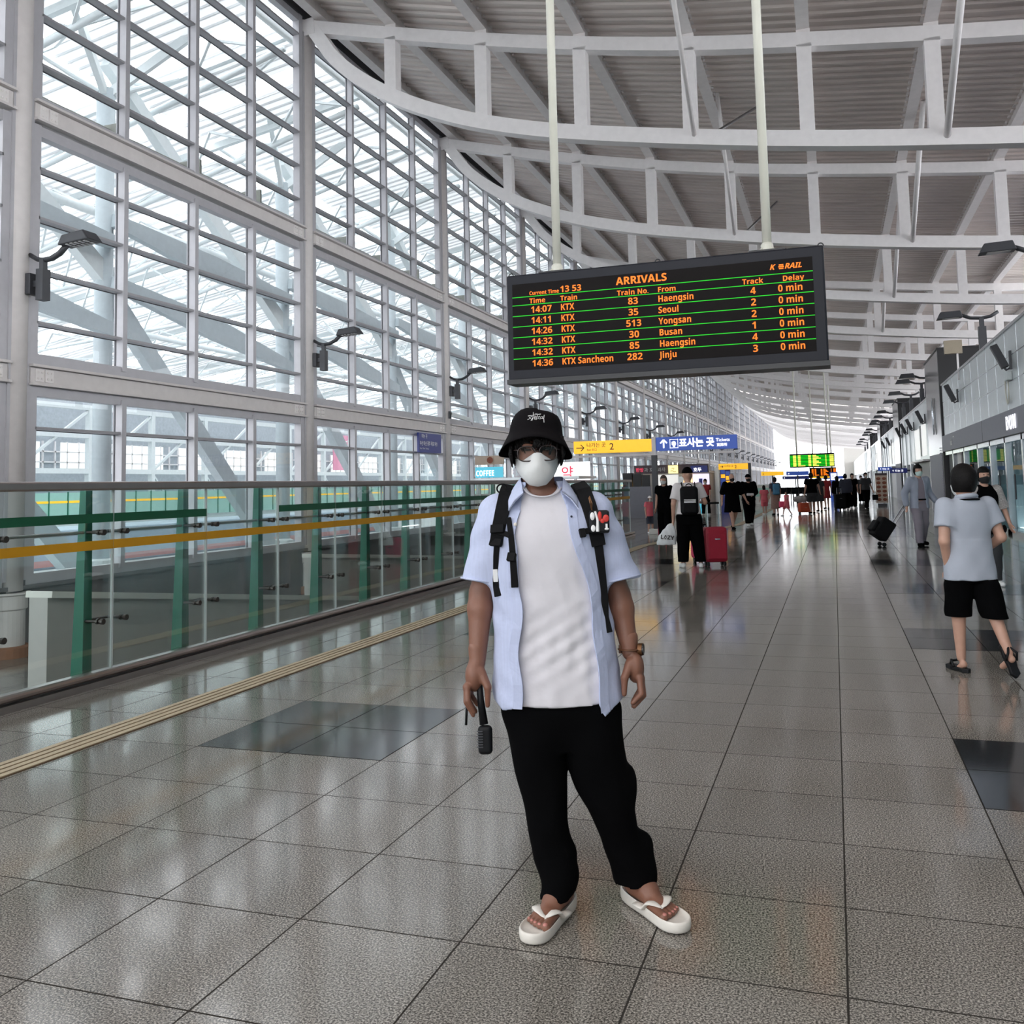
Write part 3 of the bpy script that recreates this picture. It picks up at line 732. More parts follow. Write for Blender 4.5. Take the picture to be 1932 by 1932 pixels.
# ================================================================ glass barrier along the stairwell
PY = [3.83+1.205*i for i in range(20)]
PY[-1] = 26.9
gb = thing('glass_barrier', 'long glass barrier with green posts, steel handrail and green and yellow stripes', 'barrier', (0, 0, 0))
MB().box(BX-0.05, BX+0.05, 2.4, PY[-1], 1.53, 1.60).build('handrail', 'steel', gb, bevel=0.015)
b = MB().box(BX-0.16, BX+0.10, 2.4, PY[-1], 0.0, 0.05); b.tube([(BX+0.06, 2.4, 0.09), (BX+0.06, PY[-1], 0.09)], 0.028, 10)
b.box(BX-0.04, BX+0.03, 2.4, PY[-1], 0.05, 0.11)
b.build('base_rail', 'steel', gb)
gp = MB().box(-0.008, 0.008, 0.006, 1.199, 0.09, 1.54); ge = MB()
for y in (0.006, 1.197): ge.box(-0.0085, 0.0085, y-0.0018, y+0.0018, 0.09, 1.54)
sg = MB().box(0.009, 0.0105, 0.005, 1.2, 1.275, 1.345); sy = MB().box(0.009, 0.0105, 0.002, 1.203, 1.06, 1.132)
pt = MB(); pt.hexa([(-0.14, -0.05, 0.0), (-0.26, -0.05, 0.0), (-0.26, 0.05, 0.0), (-0.14, 0.05, 0.0), (-0.14, -0.035, 1.53), (-0.2, -0.035, 1.53), (-0.2, 0.035, 1.53), (-0.14, 0.035, 1.53)])
ft = {}
for z in (0.49, 1.195):
    ft[z] = MB()
    ft[z].tube([(-0.16, -0.1, z), (-0.16, 0.16, z)], 0.012, 8)
    for y in (-0.1, 0.16):
        ft[z].tube([(-0.16, y, z), (0.035, y, z)], 0.012, 8); ft[z].tube([(0.012, y, z), (0.038, y, z)], 0.024, 10); ft[z].tube([(-0.03, y, z), (-0.012, y, z)], 0.022, 10)
wire = MB(); wire.tube([(-0.16, 0, 1.195), (-0.16, 1.2, 1.195)], 0.012, 8)
prot = {}
for i, y in enumerate(PY[:-1]+[2.625]):
    def inst(nm, mb, m, par, off=(0, 0, 0)):
        if nm not in prot: o = mb.build(nm, m, par); prot[nm] = o
        else: o = prot[nm].copy(); COL.objects.link(o); o.parent = par
        o.location = off; return o
    pn = inst('glass_panel', gp, 'bglass', gb, (BX, y, 0))
    inst('panel_edge', ge, 'ext_white', pn)
    if not (2 <= i <= 2 + 0 or abs(y-7.44) < 0.1): pass
    if abs(y-(3.83+1.205*3)) > 0.1: inst('green_stripe', sg, 'green_tape', pn)
    inst('yellow_stripe', sy, 'yellow_tape', pn)
    po = inst('green_post', pt, 'green_post', gb, (BX, y-0.11, 0))
    inst('lower_clamp', ft[0.49], 'steel_dark', po, (0, 0.08, 0)); inst('upper_clamp', ft[1.195], 'steel_dark', po, (0, 0.08, 0))
    if i < 17: inst('wire', wire, 'steel', gb, (BX, y, 0))

# ================================================================ arrivals board
BY = 10.85; bx0, bx1, bz0, bz1 = -3.722, 0.012, 2.775, 4.085
bw = bx1-bx0; bh = bz1-bz0
bd = thing('arrivals_board', 'wide black hanging LED board headed ARRIVALS with orange train times', 'departure board', ((bx0+bx1)/2, BY, bz0))
b = MB().box(-bw/2, bw/2, 0, 0.32, 0.0, bh); b.build('housing', 'bezel', bd, bevel=0.02)
MB().box(-bw/2-0.01, bw/2+0.012, -0.03, 0.34, -0.045, 0.012).build('lower_trim', 'black', bd)
X0, X1, Z0, Z1 = -bw/2+0.075, bw/2-0.125, 0.125, bh-0.12
MB().box(X0, X1, -0.006, 0.002, Z0, Z1).build('screen', 'screen', bd)
for x in (-bw/2+0.03, 0, bw/2-0.03):
    MB().tube([(x+0.03*math.cos(t), 0.1, bh+0.01+0.035*math.sin(t)) for t in np.linspace(0, PI, 9)], 0.007, 6).build('lifting_eye', 'black', bd)
SW = X1-X0; SH = Z1-Z0
# rows measured as fractions of the screen: (u from left, v from top)
def bt(s, u, v, size, bold=0, al='LEFT', sx=1.0, m='led_orange'):
    return text('lettering', heavy(s), size, m, bd, (X0+u*SW, -0.008, Z1-v*SH), (PI/2, 0, 0), al, bold, 0.0008, sx)
rowh = 0.1242
lines = [0.155, 0.250] + [0.250+rowh*i for i in range(1, 6)]
b = MB()
for v in lines: b.box(X0, X1, -0.009, -0.006, Z1-v*SH-0.004, Z1-v*SH+0.004)
b.build('green_line', 'led_green', bd)
bt('ARRIVALS', 0.455, 0.115, 0.125, 0.001, 'CENTER'); bt('Current Time', 0.062, 0.14, 0.064, 0, sx=0.9); bt('13 53', 0.173, 0.138, 0.105)
# logo
text('logo', heavy('K'), 0.082, 'led_orange', bd, (X0+0.868*SW, -0.008, Z1-0.105*SH), (PI/2, 0, 0), bold=0.001, shear=0.3)
text('logo', heavy('RAIL'), 0.082, 'led_orange', bd, (X0+0.914*SW, -0.008, Z1-0.105*SH), (PI/2, 0, 0), bold=0.001, shear=0.3)
g = MB()
gx, gz = X0+0.905*SW, Z1-0.08*SH
for a, c in ((-0.028, -0.012), (-0.007, 0.007), (0.012, 0.028)):
    w_ = 0.03*math.cos(abs(a+c)/2/0.03*0.9)
    g.box(gx-w_, gx+w_, -0.009, -0.007, gz+a, gz+c)
g.build('logo_disc', 'led_orange', bd)
for s, u, al in (('Time', 0.062, 'LEFT'), ('Train', 0.173, 'LEFT'), ('Train No.', 0.425, 'CENTER'), ('From', 0.508, 'LEFT'), ('Track', 0.815, 'CENTER'), ('Delay', 0.94, 'CENTER')):
    bt(s, u, 0.236, 0.084, 0, al)
rows = [('14:07', 'KTX', '83', 'Haengsin', '4'), ('14:11', 'KTX', '35', 'Seoul', '2'), ('14:26', 'KTX', '513', 'Yongsan', '2'), ('14:32', 'KTX', '30', 'Busan', '1'), ('14:32', 'KTX', '85', 'Haengsin', '4'), ('14:36', 'KTX Sancheon', '282', 'Jinju', '3')]
for i, (a, t_, n_, fr_, tk) in enumerate(rows):
    v = 0.250+rowh*(i+1)-0.028
    bt(a, 0.066, v, 0.108, 0); bt(t_, 0.173, v, 0.108, 0, sx=0.84); bt(n_, 0.425, v, 0.11, 0, 'CENTER'); bt(fr_, 0.508, v, 0.104, 0, sx=0.86)
    bt(tk, 0.815, v, 0.11, 0, 'CENTER'); bt('0 min', 0.93, v, 0.108, 0, 'CENTER', sx=0.9)
for x, s in ((-3.11+0.0, 'left'), (-0.60, 'right')):
    p = thing('hanger_pole', 'cream hanging pole carrying the %s end of the arrivals board' % s, 'pole', (x, BY+0.16, bz1))
    MB().tube([(0, 0, 0.0), (0, 0, top(x)+0.42-bz1)], 0.052, 16).build('tube', 'cream_pole', p, smooth=True)
    MB().lathe([(0.055, 0.01), (0.07, 0.02), (0.07, 0.1), (0.055, 0.12)], n=16).build('sleeve', 'cream_pole', p)
    f = MB()
    for a in range(4):
        c, s_ = math.cos(a*PI/2+PI/4), math.sin(a*PI/2+PI/4)
        f.beam((c*0.05, s_*0.05, 0.04), (c*0.14, s_*0.14, 0.015), 0.012, 0.06, h2=0.01)
    f.build('gusset', 'cream_pole', p)
    MB().box(-0.2, 0.2, -0.14, 0.14, 0.0, 0.018).build('foot_plate', 'black', p)

# ================================================================ wall floodlights
def make_lamp():
    r = thing('floodlight', '', 'floodlight')
    MB().box(0.0, 0.1, -0.12, 0.12, -0.42, -0.08).build('bracket', 'lamp', r, bevel=0.01)
    b = MB().box(0.1, 0.2, -0.06, 0.06, -0.3, -0.2); b.box(0.18, 0.32, -0.08, 0.08, -0.52, -0.02); b.box(0.21, 0.29, -0.045, 0.045, -0.02, 0.14); b.build('post', 'lamp', r)
    pts = [(-0.02, 0, 0.24), (0.12, 0, 0.16), (0.25, 0, 0.13), (0.42, 0, 0.14), (0.58, 0, 0.21), (0.72, 0, 0.33)]
    MB().tube(pts, 0.032, 8, flat=1.5).build('arm', 'lamp', r, smooth=True)
    h = thing('head', None, None); h.parent = r; h.location = (0.66, 0, 0.36)
    b = MB().hexa([(0, -0.15, -0.06), (0.62, -0.17, -0.02), (0.62, 0.17, -0.02), (0, 0.15, -0.06), (0.06, -0.13, 0.1), (0.5, -0.15, 0.14), (0.5, 0.15, 0.14), (0.06, 0.13, 0.1)]); b.build('casing', 'lamp', h, bevel=0.02)
    b = MB()
    for i in range(5):
        for s in (-0.07, 0.07): b.hexa([(0.14+0.085*i, s-0.05, -0.062+0.0055*i), (0.185+0.085*i, s-0.05, -0.059+0.0055*i), (0.185+0.085*i, s+0.05, -0.059+0.0055*i), (0.14+0.085*i, s+0.05, -0.062+0.0055*i), (0.14+0.085*i, s-0.05, -0.03), (0.185+0.085*i, s-0.05, -0.03), (0.185+0.085*i, s+0.05, -0.03), (0.14+0.085*i, s+0.05, -0.03)])
    b.build('lens', 'lamp_lens', h)
    return r
lp = make_lamp()
for k in range(0, NB):
    lab = 'charcoal arm floodlight bracketed to the %s column of the glass wall' % ['zeroth', 'first', 'second', 'third', 'fourth', 'fifth', 'sixth', 'seventh', 'eighth'][k] if 1 <= k <= 8 else 'tiny charcoal floodlight on a far column of the glass wall'
    loc = (WX+0.2, YC[k]+0.12, 5.12 if k == 1 else 4.95)
    if k == 0: lp.location = loc; lp['label'] = 'charcoal arm floodlight on the column just outside the left edge of the photo'; lp['group'] = 'floodlights on the glass wall'
    else: dup(lp, loc, lab)
cm = thing('security_camera', 'white security camera on the third column of the glass wall', 'camera', (WX+0.2, YC[3]-0.05, 3.9))
MB().box(0, 0.06, -0.06, 0.06, -0.12, 0.12).build('bracket', 'lamp', cm); MB().beam((0.05, 0.05, 0.02), (0.55, 0.5, -0.16), 0.16, 0.14).build('casing', 'ext_white', cm, bevel=0.02)
dp = thing('platform_sign', 'small navy platform sign board on the glass wall before the third column', 'sign', (WX+0.25, 26.25, 2.6))
MB().box(-0.06, 0, 0, 1.72, 0, 0.6).build('panel', 'navy_sign', dp)
text('lettering', '부산 마산 광주 목포 여수', 0.16, 'white_ink', dp, (0.006, 0.06, 0.22), (PI/2, 0, PI/2), sx=0.82, bold=0.003)
text('lettering', '타는 곳', 0.14, 'white_ink', dp, (0.006, 0.2, 0.45), (PI/2, 0, PI/2), bold=0.002)
text('lettering', 'Busan  Masan  Gwangju', 0.07, 'white_ink', dp, (0.006, 0.06, 0.1), (PI/2, 0, PI/2))

# ================================================================ direction signs
def sign(name, label, loc, w, h, m, items, post=None, group=None, d=0.18):
    r = thing(name, label, 'sign', loc, 0, group)
    MB().box(0, w, 0, d, 0, h).build('panel', m, r, bevel=0.008)
    for it in items:
        if callable(it): it(r); continue
        s, x, z, size, mm = it[:5]; text('lettering', s, size, mm, r, (x, -0.004, z), bold=it[5] if len(it) > 5 else 0.002, sx=it[6] if len(it) > 6 else 1)
    return r
def arrow(m, cx, cz, s, ang, wdt=0.03):
    def fn(r):
        b = MB(); c, n = math.cos(ang), math.sin(ang)
        P = lambda x, z: (cx+(x*c-z*n)*s, -0.006, cz+(x*n+z*c)*s)
        b.beam(P(-0.5, 0), P(0.5, 0), wdt, 0.008, up=(0, 1, 0)); b.beam(P(0.5, 0), P(0.08, 0.4), wdt, 0.008, up=(0, 1, 0)); b.beam(P(0.5, 0), P(0.08, -0.4), wdt, 0.008, up=(0, 1, 0))
        b.build('arrow', m, r)
    return fn
def ticket_icon(r):
    x0, x1, z0, z1 = 0.4, 0.64, 0.07, 0.33
    b = MB()
    for a in ((x0, x1, z0, z0+0.012), (x0, x1, z1-0.012, z1), (x0, x0+0.012, z0, z1), (x1-0.012, x1, z0, z1)): b.box(a[0], a[1], -0.005, -0.001, a[2], a[3])
    b.ell((0.52, -0.003, 0.2), (0.06, 0.003, 0.075)); b.box(0.49, 0.55, -0.005, -0.001, 0.1, 0.18); b.box(0.455, 0.475, -0.005, -0.001, 0.17, 0.25)
    b.build('icon', 'white_lit', r)
SY = 27.4
tk = sign('ticket_sign', 'blue hanging sign with white arrow and Tickets lettering on the dark post', (-4.88, SY, 2.42), 2.31, 0.40, 'blue_sign',
     [arrow('white_lit', 0.22, 0.2, 0.24, PI/2, 0.04), ticket_icon, ('표사는 곳', 0.665, 0.115, 0.275, 'white_lit', 0.01, 0.93), ('Tickets', 1.72, 0.22, 0.135, 'white_lit', 0.001), ('買票所', 1.74, 0.085, 0.1, 'white_lit', 0.002)])
tk = sign('exit_sign', 'large yellow exit sign with black right arrow and number 2', (-7.39, SY+0.05, 2.42), 2.36, 0.37, 'yellow_sign',
     [arrow('black_ink', 0.2, 0.17, 0.24, 0, 0.022), ('나가는 곳', 0.4, 0.19, 0.15, 'black_ink', 0.001), ('Exit 出口', 0.41, 0.08, 0.08, 'black_ink', 0.0), ('2', 1.1, 0.09, 0.28, 'black_ink', 0.002)])
p = thing('sign_post', 'dark square post holding up the blue ticket and yellow exit signs', 'post', (-4.96, SY+0.08, 0))
MB().box(-0.08, 0.08, -0.08, 0.08, 0.16, 2.3).build('shaft', 'lamp', p, bevel=0.01)
MB().box(-0.06, 0.06, -0.06, 0.06, 2.3, 2.85).build('top_tube', 'col_steel', p)
MB().box(-0.2, 0.2, -0.2, 0.2, 0, 0.16).build('plinth', 'wall_white', p, bevel=0.01)
MB().box(-2.5, 2.3, -0.03, 0.03, 2.3, 2.36).build('cross_arm', 'col_steel', p)
sign('exit_sign', 'smaller yellow exit sign with number 2 on the dark post farther down the hall', (-5.0, 44.0, 2.03), 1.32, 0.27, 'yellow_sign', [arrow('black_ink', 0.14, 0.13, 0.14, 0, 0.02), ('나가는 곳', 0.27, 0.12, 0.1, 'black_ink', 0.001), ('2', 0.72, 0.05, 0.21, 'black_ink', 0.002)])
p = thing('sign_post', 'thin dark post at the right end of the smaller yellow exit sign', 'post', (-3.62, 44.1, 0))
MB().box(-0.06, 0.06, -0.06, 0.06, 0.12, 2.3).build('shaft', 'lamp', p); MB().box(-0.15, 0.15, -0.15, 0.15, 0, 0.12).build('plinth', 'wall_white', p)
for i, (x, y, z, w_, m, l) in enumerate(((-5.3, 75, 1.86, 1.66, 'yellow_sign', 'distant yellow exit sign hung low over the far walkway'), (-3.48, 75.5, 1.84, 1.66, 'blue_sign', 'distant blue direction sign beside the distant yellow sign'),
        (-4.6, 92, 1.55, 2.4, 'navy_sign', 'far small navy sign under the distant blue direction sign'), (-2.1, 92, 1.6, 1.9, 'yellow_sign', 'far dull yellow sign below the orange lettered board'), (-1.2, 105, 1.5, 2.2, 'blue_sign', 'far bright blue sign left of the blue lost property totem'))):
    r = sign('direction_sign', l, (x, y, z), w_, 0.3, m, [('2' if m == 'yellow_sign' else '↗', 0.1, 0.07, 0.2, 'black_ink' if m == 'yellow_sign' else 'white_lit')])
    MB().box(w_/2-0.05, w_/2+0.05, 0.05, 0.14, -z, 0.0).build('leg', 'lamp', r)
gsg = thing('vertical_sign', 'blue and yellow vertical sign totem of square pictograms before the shop', 'sign', (-5.15, 44.6, 0))
MB().box(-0.09, 0.09, -0.09, 0.09, 0, 2.15).build('white_post', 'silver', gsg)
MB().box(0.15, 0.6, -0.05, 0.05, 0.0, 2.1).build('panel', 'navy_sign', gsg)
b = MB(); c = MB()
for i in range(6): (b if i in (1, 4) else c).box(0.18, 0.37, -0.06, -0.05, 0.85+0.2*i, 1.02+0.2*i)
for i in range(5): (b if i in (0, 2, 3) else c).box(0.4, 0.58, -0.06, -0.05, 0.9+0.22*i, 1.08+0.22*i)
b.build('yellow_square', 'yellow_sign', gsg); c.build('blue_square', 'blue_sign', gsg)

# far boards
def far_board(label, loc, w_, h, m, lm, nrow):
    r = thing('departure_board', label, 'departure board', loc)
    MB().box(0, w_, 0, 0.3, 0, h).build('housing', 'bezel', r)
    a = MB(); c = MB()
    for i in range(nrow):
        z = h-0.1-(h-0.16)*(i+0.5)/nrow; q = (h-0.16)/nrow
        a.box(0.05, w_-0.05, -0.01, 0, z-q*0.28, z+q*0.28)
        for u, l in ((0.08, 0.07), (0.19, 0.06 if i < nrow-1 else 0.16), (0.42, 0.06), (0.52, 0.08+0.05*((i*7) % 3)), (0.8, 0.02), (0.89, 0.09)):
            c.box(w_*u, w_*(u+l), -0.016, -0.01, z-q*0.36, z+q*0.36)
    a.build('row_line', m, r); c.build('lettering', lm, r)
    return r
fb1 = far_board('distant hanging departure board glowing green and yellow', (-2.95, 70, 2.36), 3.05, 0.97, 'led_green', 'led_yellow', 8)
for x in (0.5, 2.6): MB().tube([(x, 0.15, 0.97), (x, 0.15, top(-2.95+x)+0.4-2.36)], 0.05, 8).build('hanger', 'cream_pole', fb1)
fb2 = far_board('distant board with orange lettering under the green and yellow board', (-1.85, 80, 1.72), 2.05, 0.72, 'screen', 'led_orange', 6)
for x in (0.3, 1.7): MB().tube([(x, 0.15, 0.72), (x, 0.15, top(-1.85+x)+0.4-1.72)], 0.05, 8).build('hanger', 'cream_pole', fb2)
tt = thing('blue_totem', 'tall blue totem with white wheelchair symbol and white Korean lettering', 'sign', (-0.28, 68, 0))
MB().box(0, 0.52, 0, 0.3, 0, 1.95).build('body', 'blue_sign', tt)
MB().box(0.07, 0.45, -0.01, 0, 1.42, 1.88).build('white_square', 'white_lit', tt)
b = MB(); b.tube([(0.22, -0.02, 1.78), (0.2, -0.02, 1.62), (0.3, -0.02, 1.6), (0.34, -0.02, 1.5)], 0.018, 6); b.tube([(0.2+0.09*math.cos(t), -0.02, 1.57+0.09*math.sin(t)) for t in np.linspace(1.9, 6.0, 10)], 0.014, 6); b.build('wheelchair_icon', 'black_ink', tt)
text('lettering', '휠\n체\n어', 0.24, 'white_lit', tt, (0.26, -0.006, 1.0), align='CENTER', bold=0.006)

# ================================================================ shops beyond the stairwell (left)
k1 = thing('coffee_kiosk', 'coffee kiosk with teal COFFEE sign above the barrier behind the man', 'kiosk', (-11.6, 30.0, 0))
MB().box(0, 3.6, 0, 2.2, 0, 1.25).build('counter', 'wall_white', k1); MB().box(-0.1, 3.7, -0.1, 2.3, 1.7, 1.78).build('canopy', 'silver', k1)
MB().box(0.08, 1.05, -0.12, -0.02, 1.8, 2.16).build('sign_box', 'teal_sign', k1)
text('lettering', heavy('COFFEE'), 0.26, 'white_lit', k1, (0.1, -0.13, 1.86), bold=0.0, sx=0.7)
MB().box(0.06, 1.08, -0.1, 0.0, 2.24, 2.54).build('menu_sign', 'menu', k1); MB().lathe([(0.11, 0), (0.11, 0.02)], c=(0, 0, 0), n=16).build('donut_picture', 'menu_pic', k1, loc=(0.62, -0.12, 2.39)).rotation_euler = (PI/2, 0, 0)
b = MB()
for x in (0.05, 3.5): b.box(x, x+0.08, 0, 0.08, 1.25, 1.7)
b.build('post', 'silver', k1); MB().box(0.5, 0.9, 0.1, 0.5, 1.25, 1.6).build('coffee_machine', 'shop_light', k1)
k2 = thing('pharmacy_sign', 'white lit sign with a big pink Korean letter right of the man in the mask', 'sign', (-12.0, 40.0, 1.6))
MB().box(0, 1.9, 0, 0.2, 0, 0.9).build('panel', 'pharm', k2); text('lettering', '약', 0.62, 'red_ink', k2, (0.62, -0.01, 0.2), bold=0.006)
MB().box(0.9, 1.0, 0.05, 0.15, -1.6, 0).build('leg', 'silver', k2)
# shop row facing the camera
sp = thing('shop_row', 'row of bright small shops with dark maroon fascia beyond the stairwell', 'shop', (-12.0, 43.0, 0))
MB().box(3.223, 6.688, 0, 5, 0, 2.0).build('back_wall', 'wall_white', sp)
MB().box(3.377, 6.726, -0.5, -0.35, 1.92, 2.3).build('fascia', 'maroon', sp); MB().box(3.377, 6.726, -0.35, 5, 1.9, 1.97).build('canopy', 'white_steel', sp)
text('lettering', '한방', 0.2, 'red_ink', sp, (3.454, -0.51, 2.02), bold=0.004); text('lettering', '과 호두과자', 0.2, 'grey_text', sp, (3.839, -0.51, 2.02), bold=0.003)
MB().box(5.957, 6.688, -0.6, -0.45, 1.92, 2.22).build('lit_sign', 'navy_sign', sp); text('lettering', '호두', 0.2, 'white_lit', sp, (6.072, -0.61, 1.97), bold=0.005)
MB().box(4.147, 5.302, -0.02, 0, 0.9, 1.85).build('lit_panel', 'shop_light', sp); MB().box(3.492, 4.07, -0.02, 0, 0.7, 1.6).build('warm_display', 'shop_warm', sp)
MB().box(5.572, 5.918, -0.3, 0, 0.15, 1.65).build('warm_display', 'shop_warm', sp); MB().box(5.341, 5.572, -0.35, 0.0, 0, 1.75).build('side_panel', 'silver', sp)
MB().box(5.957, 6.688, -0.02, 0, 0.6, 1.85).build('lit_panel', mat('lilac_lit_wall', (0.75, 0.72, 0.95), 0.5, emit=0.75), sp)
MB().box(6.226, 6.38, -0.04, -0.02, 1.3, 1.65).build('poster', 'navy_sign', sp)
MB().box(3.454, 4.301, -1.0, -0.4, 0, 0.85).build('counter', 'white_steel', sp)
b = MB().box(4.956, 5.379, -0.62, -0.5, 1.9, 2.27); b.build('yellow_sign', 'pale_yellow', sp)
b = MB().tube([(5.056+0.25*i/6, -0.63, 2.0+0.03*math.sin(i)) for i in range(7)], 0.012, 6); b.tube([(5.1, -0.63, 2.12), (5.24, -0.63, 2.14), (5.18, -0.63, 2.07)], 0.012, 6); b.build('sign_mark', 'black_ink', sp)
vm = thing('coffee_counter', 'dark stacked coffee machines on a counter left of the sign post', 'counter', (-8.8, 40.5, 0))
MB().box(0, 1.3, 0, 0.7, 0, 1.35).build('cabinet', 'sign_grey', vm); b = MB(); b.box(0.05, 0.45, 0.1, 0.6, 1.35, 1.95); b.box(0.5, 0.85, 0.1, 0.6, 1.35, 1.9); b.box(0.9, 1.25, 0.1, 0.6, 1.35, 1.85); b.build('machine', 'black', vm)
# cloud of far glass kiosks and stands along the left
for i, (x, y, w_, h, l) in enumerate(((-6.2, 50, 1.6, 1.35, 'pale display stand beyond the black clothed man'), (-6.6, 62, 3.0, 1.2, 'glass display counter far down the left side'))):
    r = thing('display_stand', l, 'stand', (x, y, 0)); MB().box(0, w_, 0, 0.6, 0, h).build('body', 'wall_white', r); MB().box(-0.03, w_+0.03, -0.03, 0.63, h, h+0.05).build('top', 'silver', r); MB().box(0.05, w_-0.05, -0.02, 0, h*0.4, h*0.85).build('front_panel', 'ext_green', r)

# ================================================================ right side: shop fronts under a silver fascia
R = 4.15
sf = thing('storefront', 'nearest shop front at right with silver fascia, grey sign band and glass doors', 'storefront', (R, 0, 0))
f = MB().box(0, 0.4, YB, 40.0, 3.04, 5.0); f.build('fascia', 'silver', sf)
MB().box(-0.04, 0.45, YB, 40.0, 5.0, 5.07).build('coping', 'silver_hi', sf)
b = MB()
for y in np.arange(-30, 40, 1.55): b.box(-0.004, 0, y-0.012, y+0.012, 3.04, 5.0)
for z in (3.75, 4.35): b.box(-0.004, 0, YB, 40, z-0.012, z+0.012)
b.build('panel_joint', 'silver_hi', sf)
MB().box(-0.1, 0.3, YB, 40.0, 2.44, 3.04).build('sign_band', 'sign_grey', sf)
MB().box(-0.104, -0.1, 29.6, 29.65, 2.44, 3.04).build('band_joint', 'black', sf)
text('lettering', heavy('DUN'), 0.46, 'white_lit', sf, (-0.12, 25.6, 2.57), (PI/2, 0, -PI/2), bold=0.001, ext=0.005, sx=1.2, sp=1.15)
text('lettering', 'oud.', 0.34, 'grey_text', sf, (-0.11, 37.3, 2.6), (PI/2, 0, -PI/2), bold=0.006, ext=0.01)
MB().box(-0.106, -0.1, 36.2, 36.5, 2.86, 2.9).build('sign_mark', 'grey_text', sf)
b = MB()
for y in (22.0, 24.3, 26.6, 29.0, 31.4, 34.5, 37.6): b.box(-0.02, 0.14, y-0.09, y+0.09, 0, 2.44)
for y in (22.0, 26.6, 31.4): b.box(-0.02, 0.14, y-0.3, y+0.3, 0, 0.1)
b.box(-0.02, 0.1, YB, 32, 0, 0.12); b.box(-0.02, 0.1, YB, 40, 2.3, 2.44)
b.build('door_frame', 'silver_hi', sf)
MB().quad((0.05, YB, 0.1), (0.05, 34.5, 0.1), (0.05, 34.5, 2.4), (0.05, YB, 2.4)).build('glass_door', 'dglass', sf)
for y in (25.2, 27.4): MB().tube([(-0.06, y, 0.9), (-0.06, y, 1.5)], 0.02, 8).build('door_handle', 'lamp', sf)
MB().box(0.1, 0.4, 34.5, 40, 0, 2.4).build('dark_recess', 'black', sf)
MB().box(0.06, 0.12, 36.0, 37.0, 0.2, 2.3).build('white_panel', 'wall_white', sf)
it = MB(); it.box(1.2, 1.4, YB, 40, 0, 3.0); it.box(0.5, 1.2, 23.5, 26.5, 0, 1.0); it.box(0.5, 1.0, 30, 33, 0, 1.2); it.build('interior', 'ext_blue', sf)
MB().box(0.4, 12.5, YB, 40, 4.7, 5.0).build('roof_slab', 'sign_grey', sf)
# dark lift cores
for i, (y, l) in enumerate(((40.3, 'nearest dark granite lift core rising above the silver shop front'), (65.0, 'second dark lift core farther down the right side'), (90, 'third dark lift core far down the right side'), (115, 'fourth dark lift core near the far end'))):
    r = thing('lift_core', l, 'lift core', (R-0.06, y, 0))
    MB().box(0, 6, 0.0, 0.2, 0, 6.5).build('near_face', 'black', r); MB().box(0, 6, 0.2, 5.6, 0, 6.5).build('shaft', 'granite_dk', r); MB().box(-0.03, 6.03, -0.03, 5.63, 6.5, 6.56).build('cap', 'black', r)
    MB().box(-0.02, 0, 0.3, 5.3, 0, 2.4).build('lobby_panel', 'sign_grey', r)
    if i == 0:
        b = MB()
        for z in np.arange(0.5, 2.7, 0.1): b.box(-0.03, -0.02, 0.5, 1.0, z, z+0.03)
        b.build('grille', 'sign_grey', r); MB().tube([(-0.05, 2.6+0.18*math.cos(t), 4.0+0.75*math.sin(t)) for t in np.linspace(0, 2*PI, 20)], 0.025, 6).build('ring_light', 'silver_hi', r)
# middle shops between the cores
for i, (ya, yb, l) in enumerate(((46.0, 64.8, 'bright silver shop front between the two nearest dark lift cores'), (70.8, 89.8, 'small far shop front beyond the second dark lift core'), (95.8, 114.8, 'farther shop front beyond the third dark lift core'), (120.8, YEND, 'long pale shop front at the far end of the right side'))):
    r = thing('storefront', l, 'storefront', (R, 0, 0))
    MB().box(0, 0.4, ya, yb, 2.2, 5.0).build('fascia', 'silver', r); MB().box(-0.04, 0.45, ya, yb, 5.0, 5.06).build('coping', 'silver_hi', r)
    MB().box(0.3, 0.4, ya, yb, 0, 2.2).build('back_panel', 'sign_grey', r); MB().box(0.4, 12.5, ya, yb, 4.7, 5.0).build('roof_slab', 'sign_grey', r)
    MB().box(0.05, 0.3, ya+0.2, ya+7, 0, 2.2).build('dark_opening', 'black', r)
    for y in np.arange(ya+8, min(yb, ya+20), 3.1): MB().box(-0.05, 0.3, y, y+0.6, 0, 4.9).build('pilaster', 'silver', r)
    MB().box(-0.3, 0.05, ya+0.1, ya+8, 2.2, 2.28).build('canopy', 'white_steel', r)
    b = MB(); b.box(-0.01, 0, ya+1.5, ya+4.0, 2.5, 4.0); b.box(-0.01, 0, ya+5.0, ya+8.0, 2.4, 3.9); b.build('lit_panel', 'shop_light', r)
    MB().box(-0.015, 0, ya+4.1, ya+4.9, 2.5, 4.0).build('dark_panel', 'black', r)
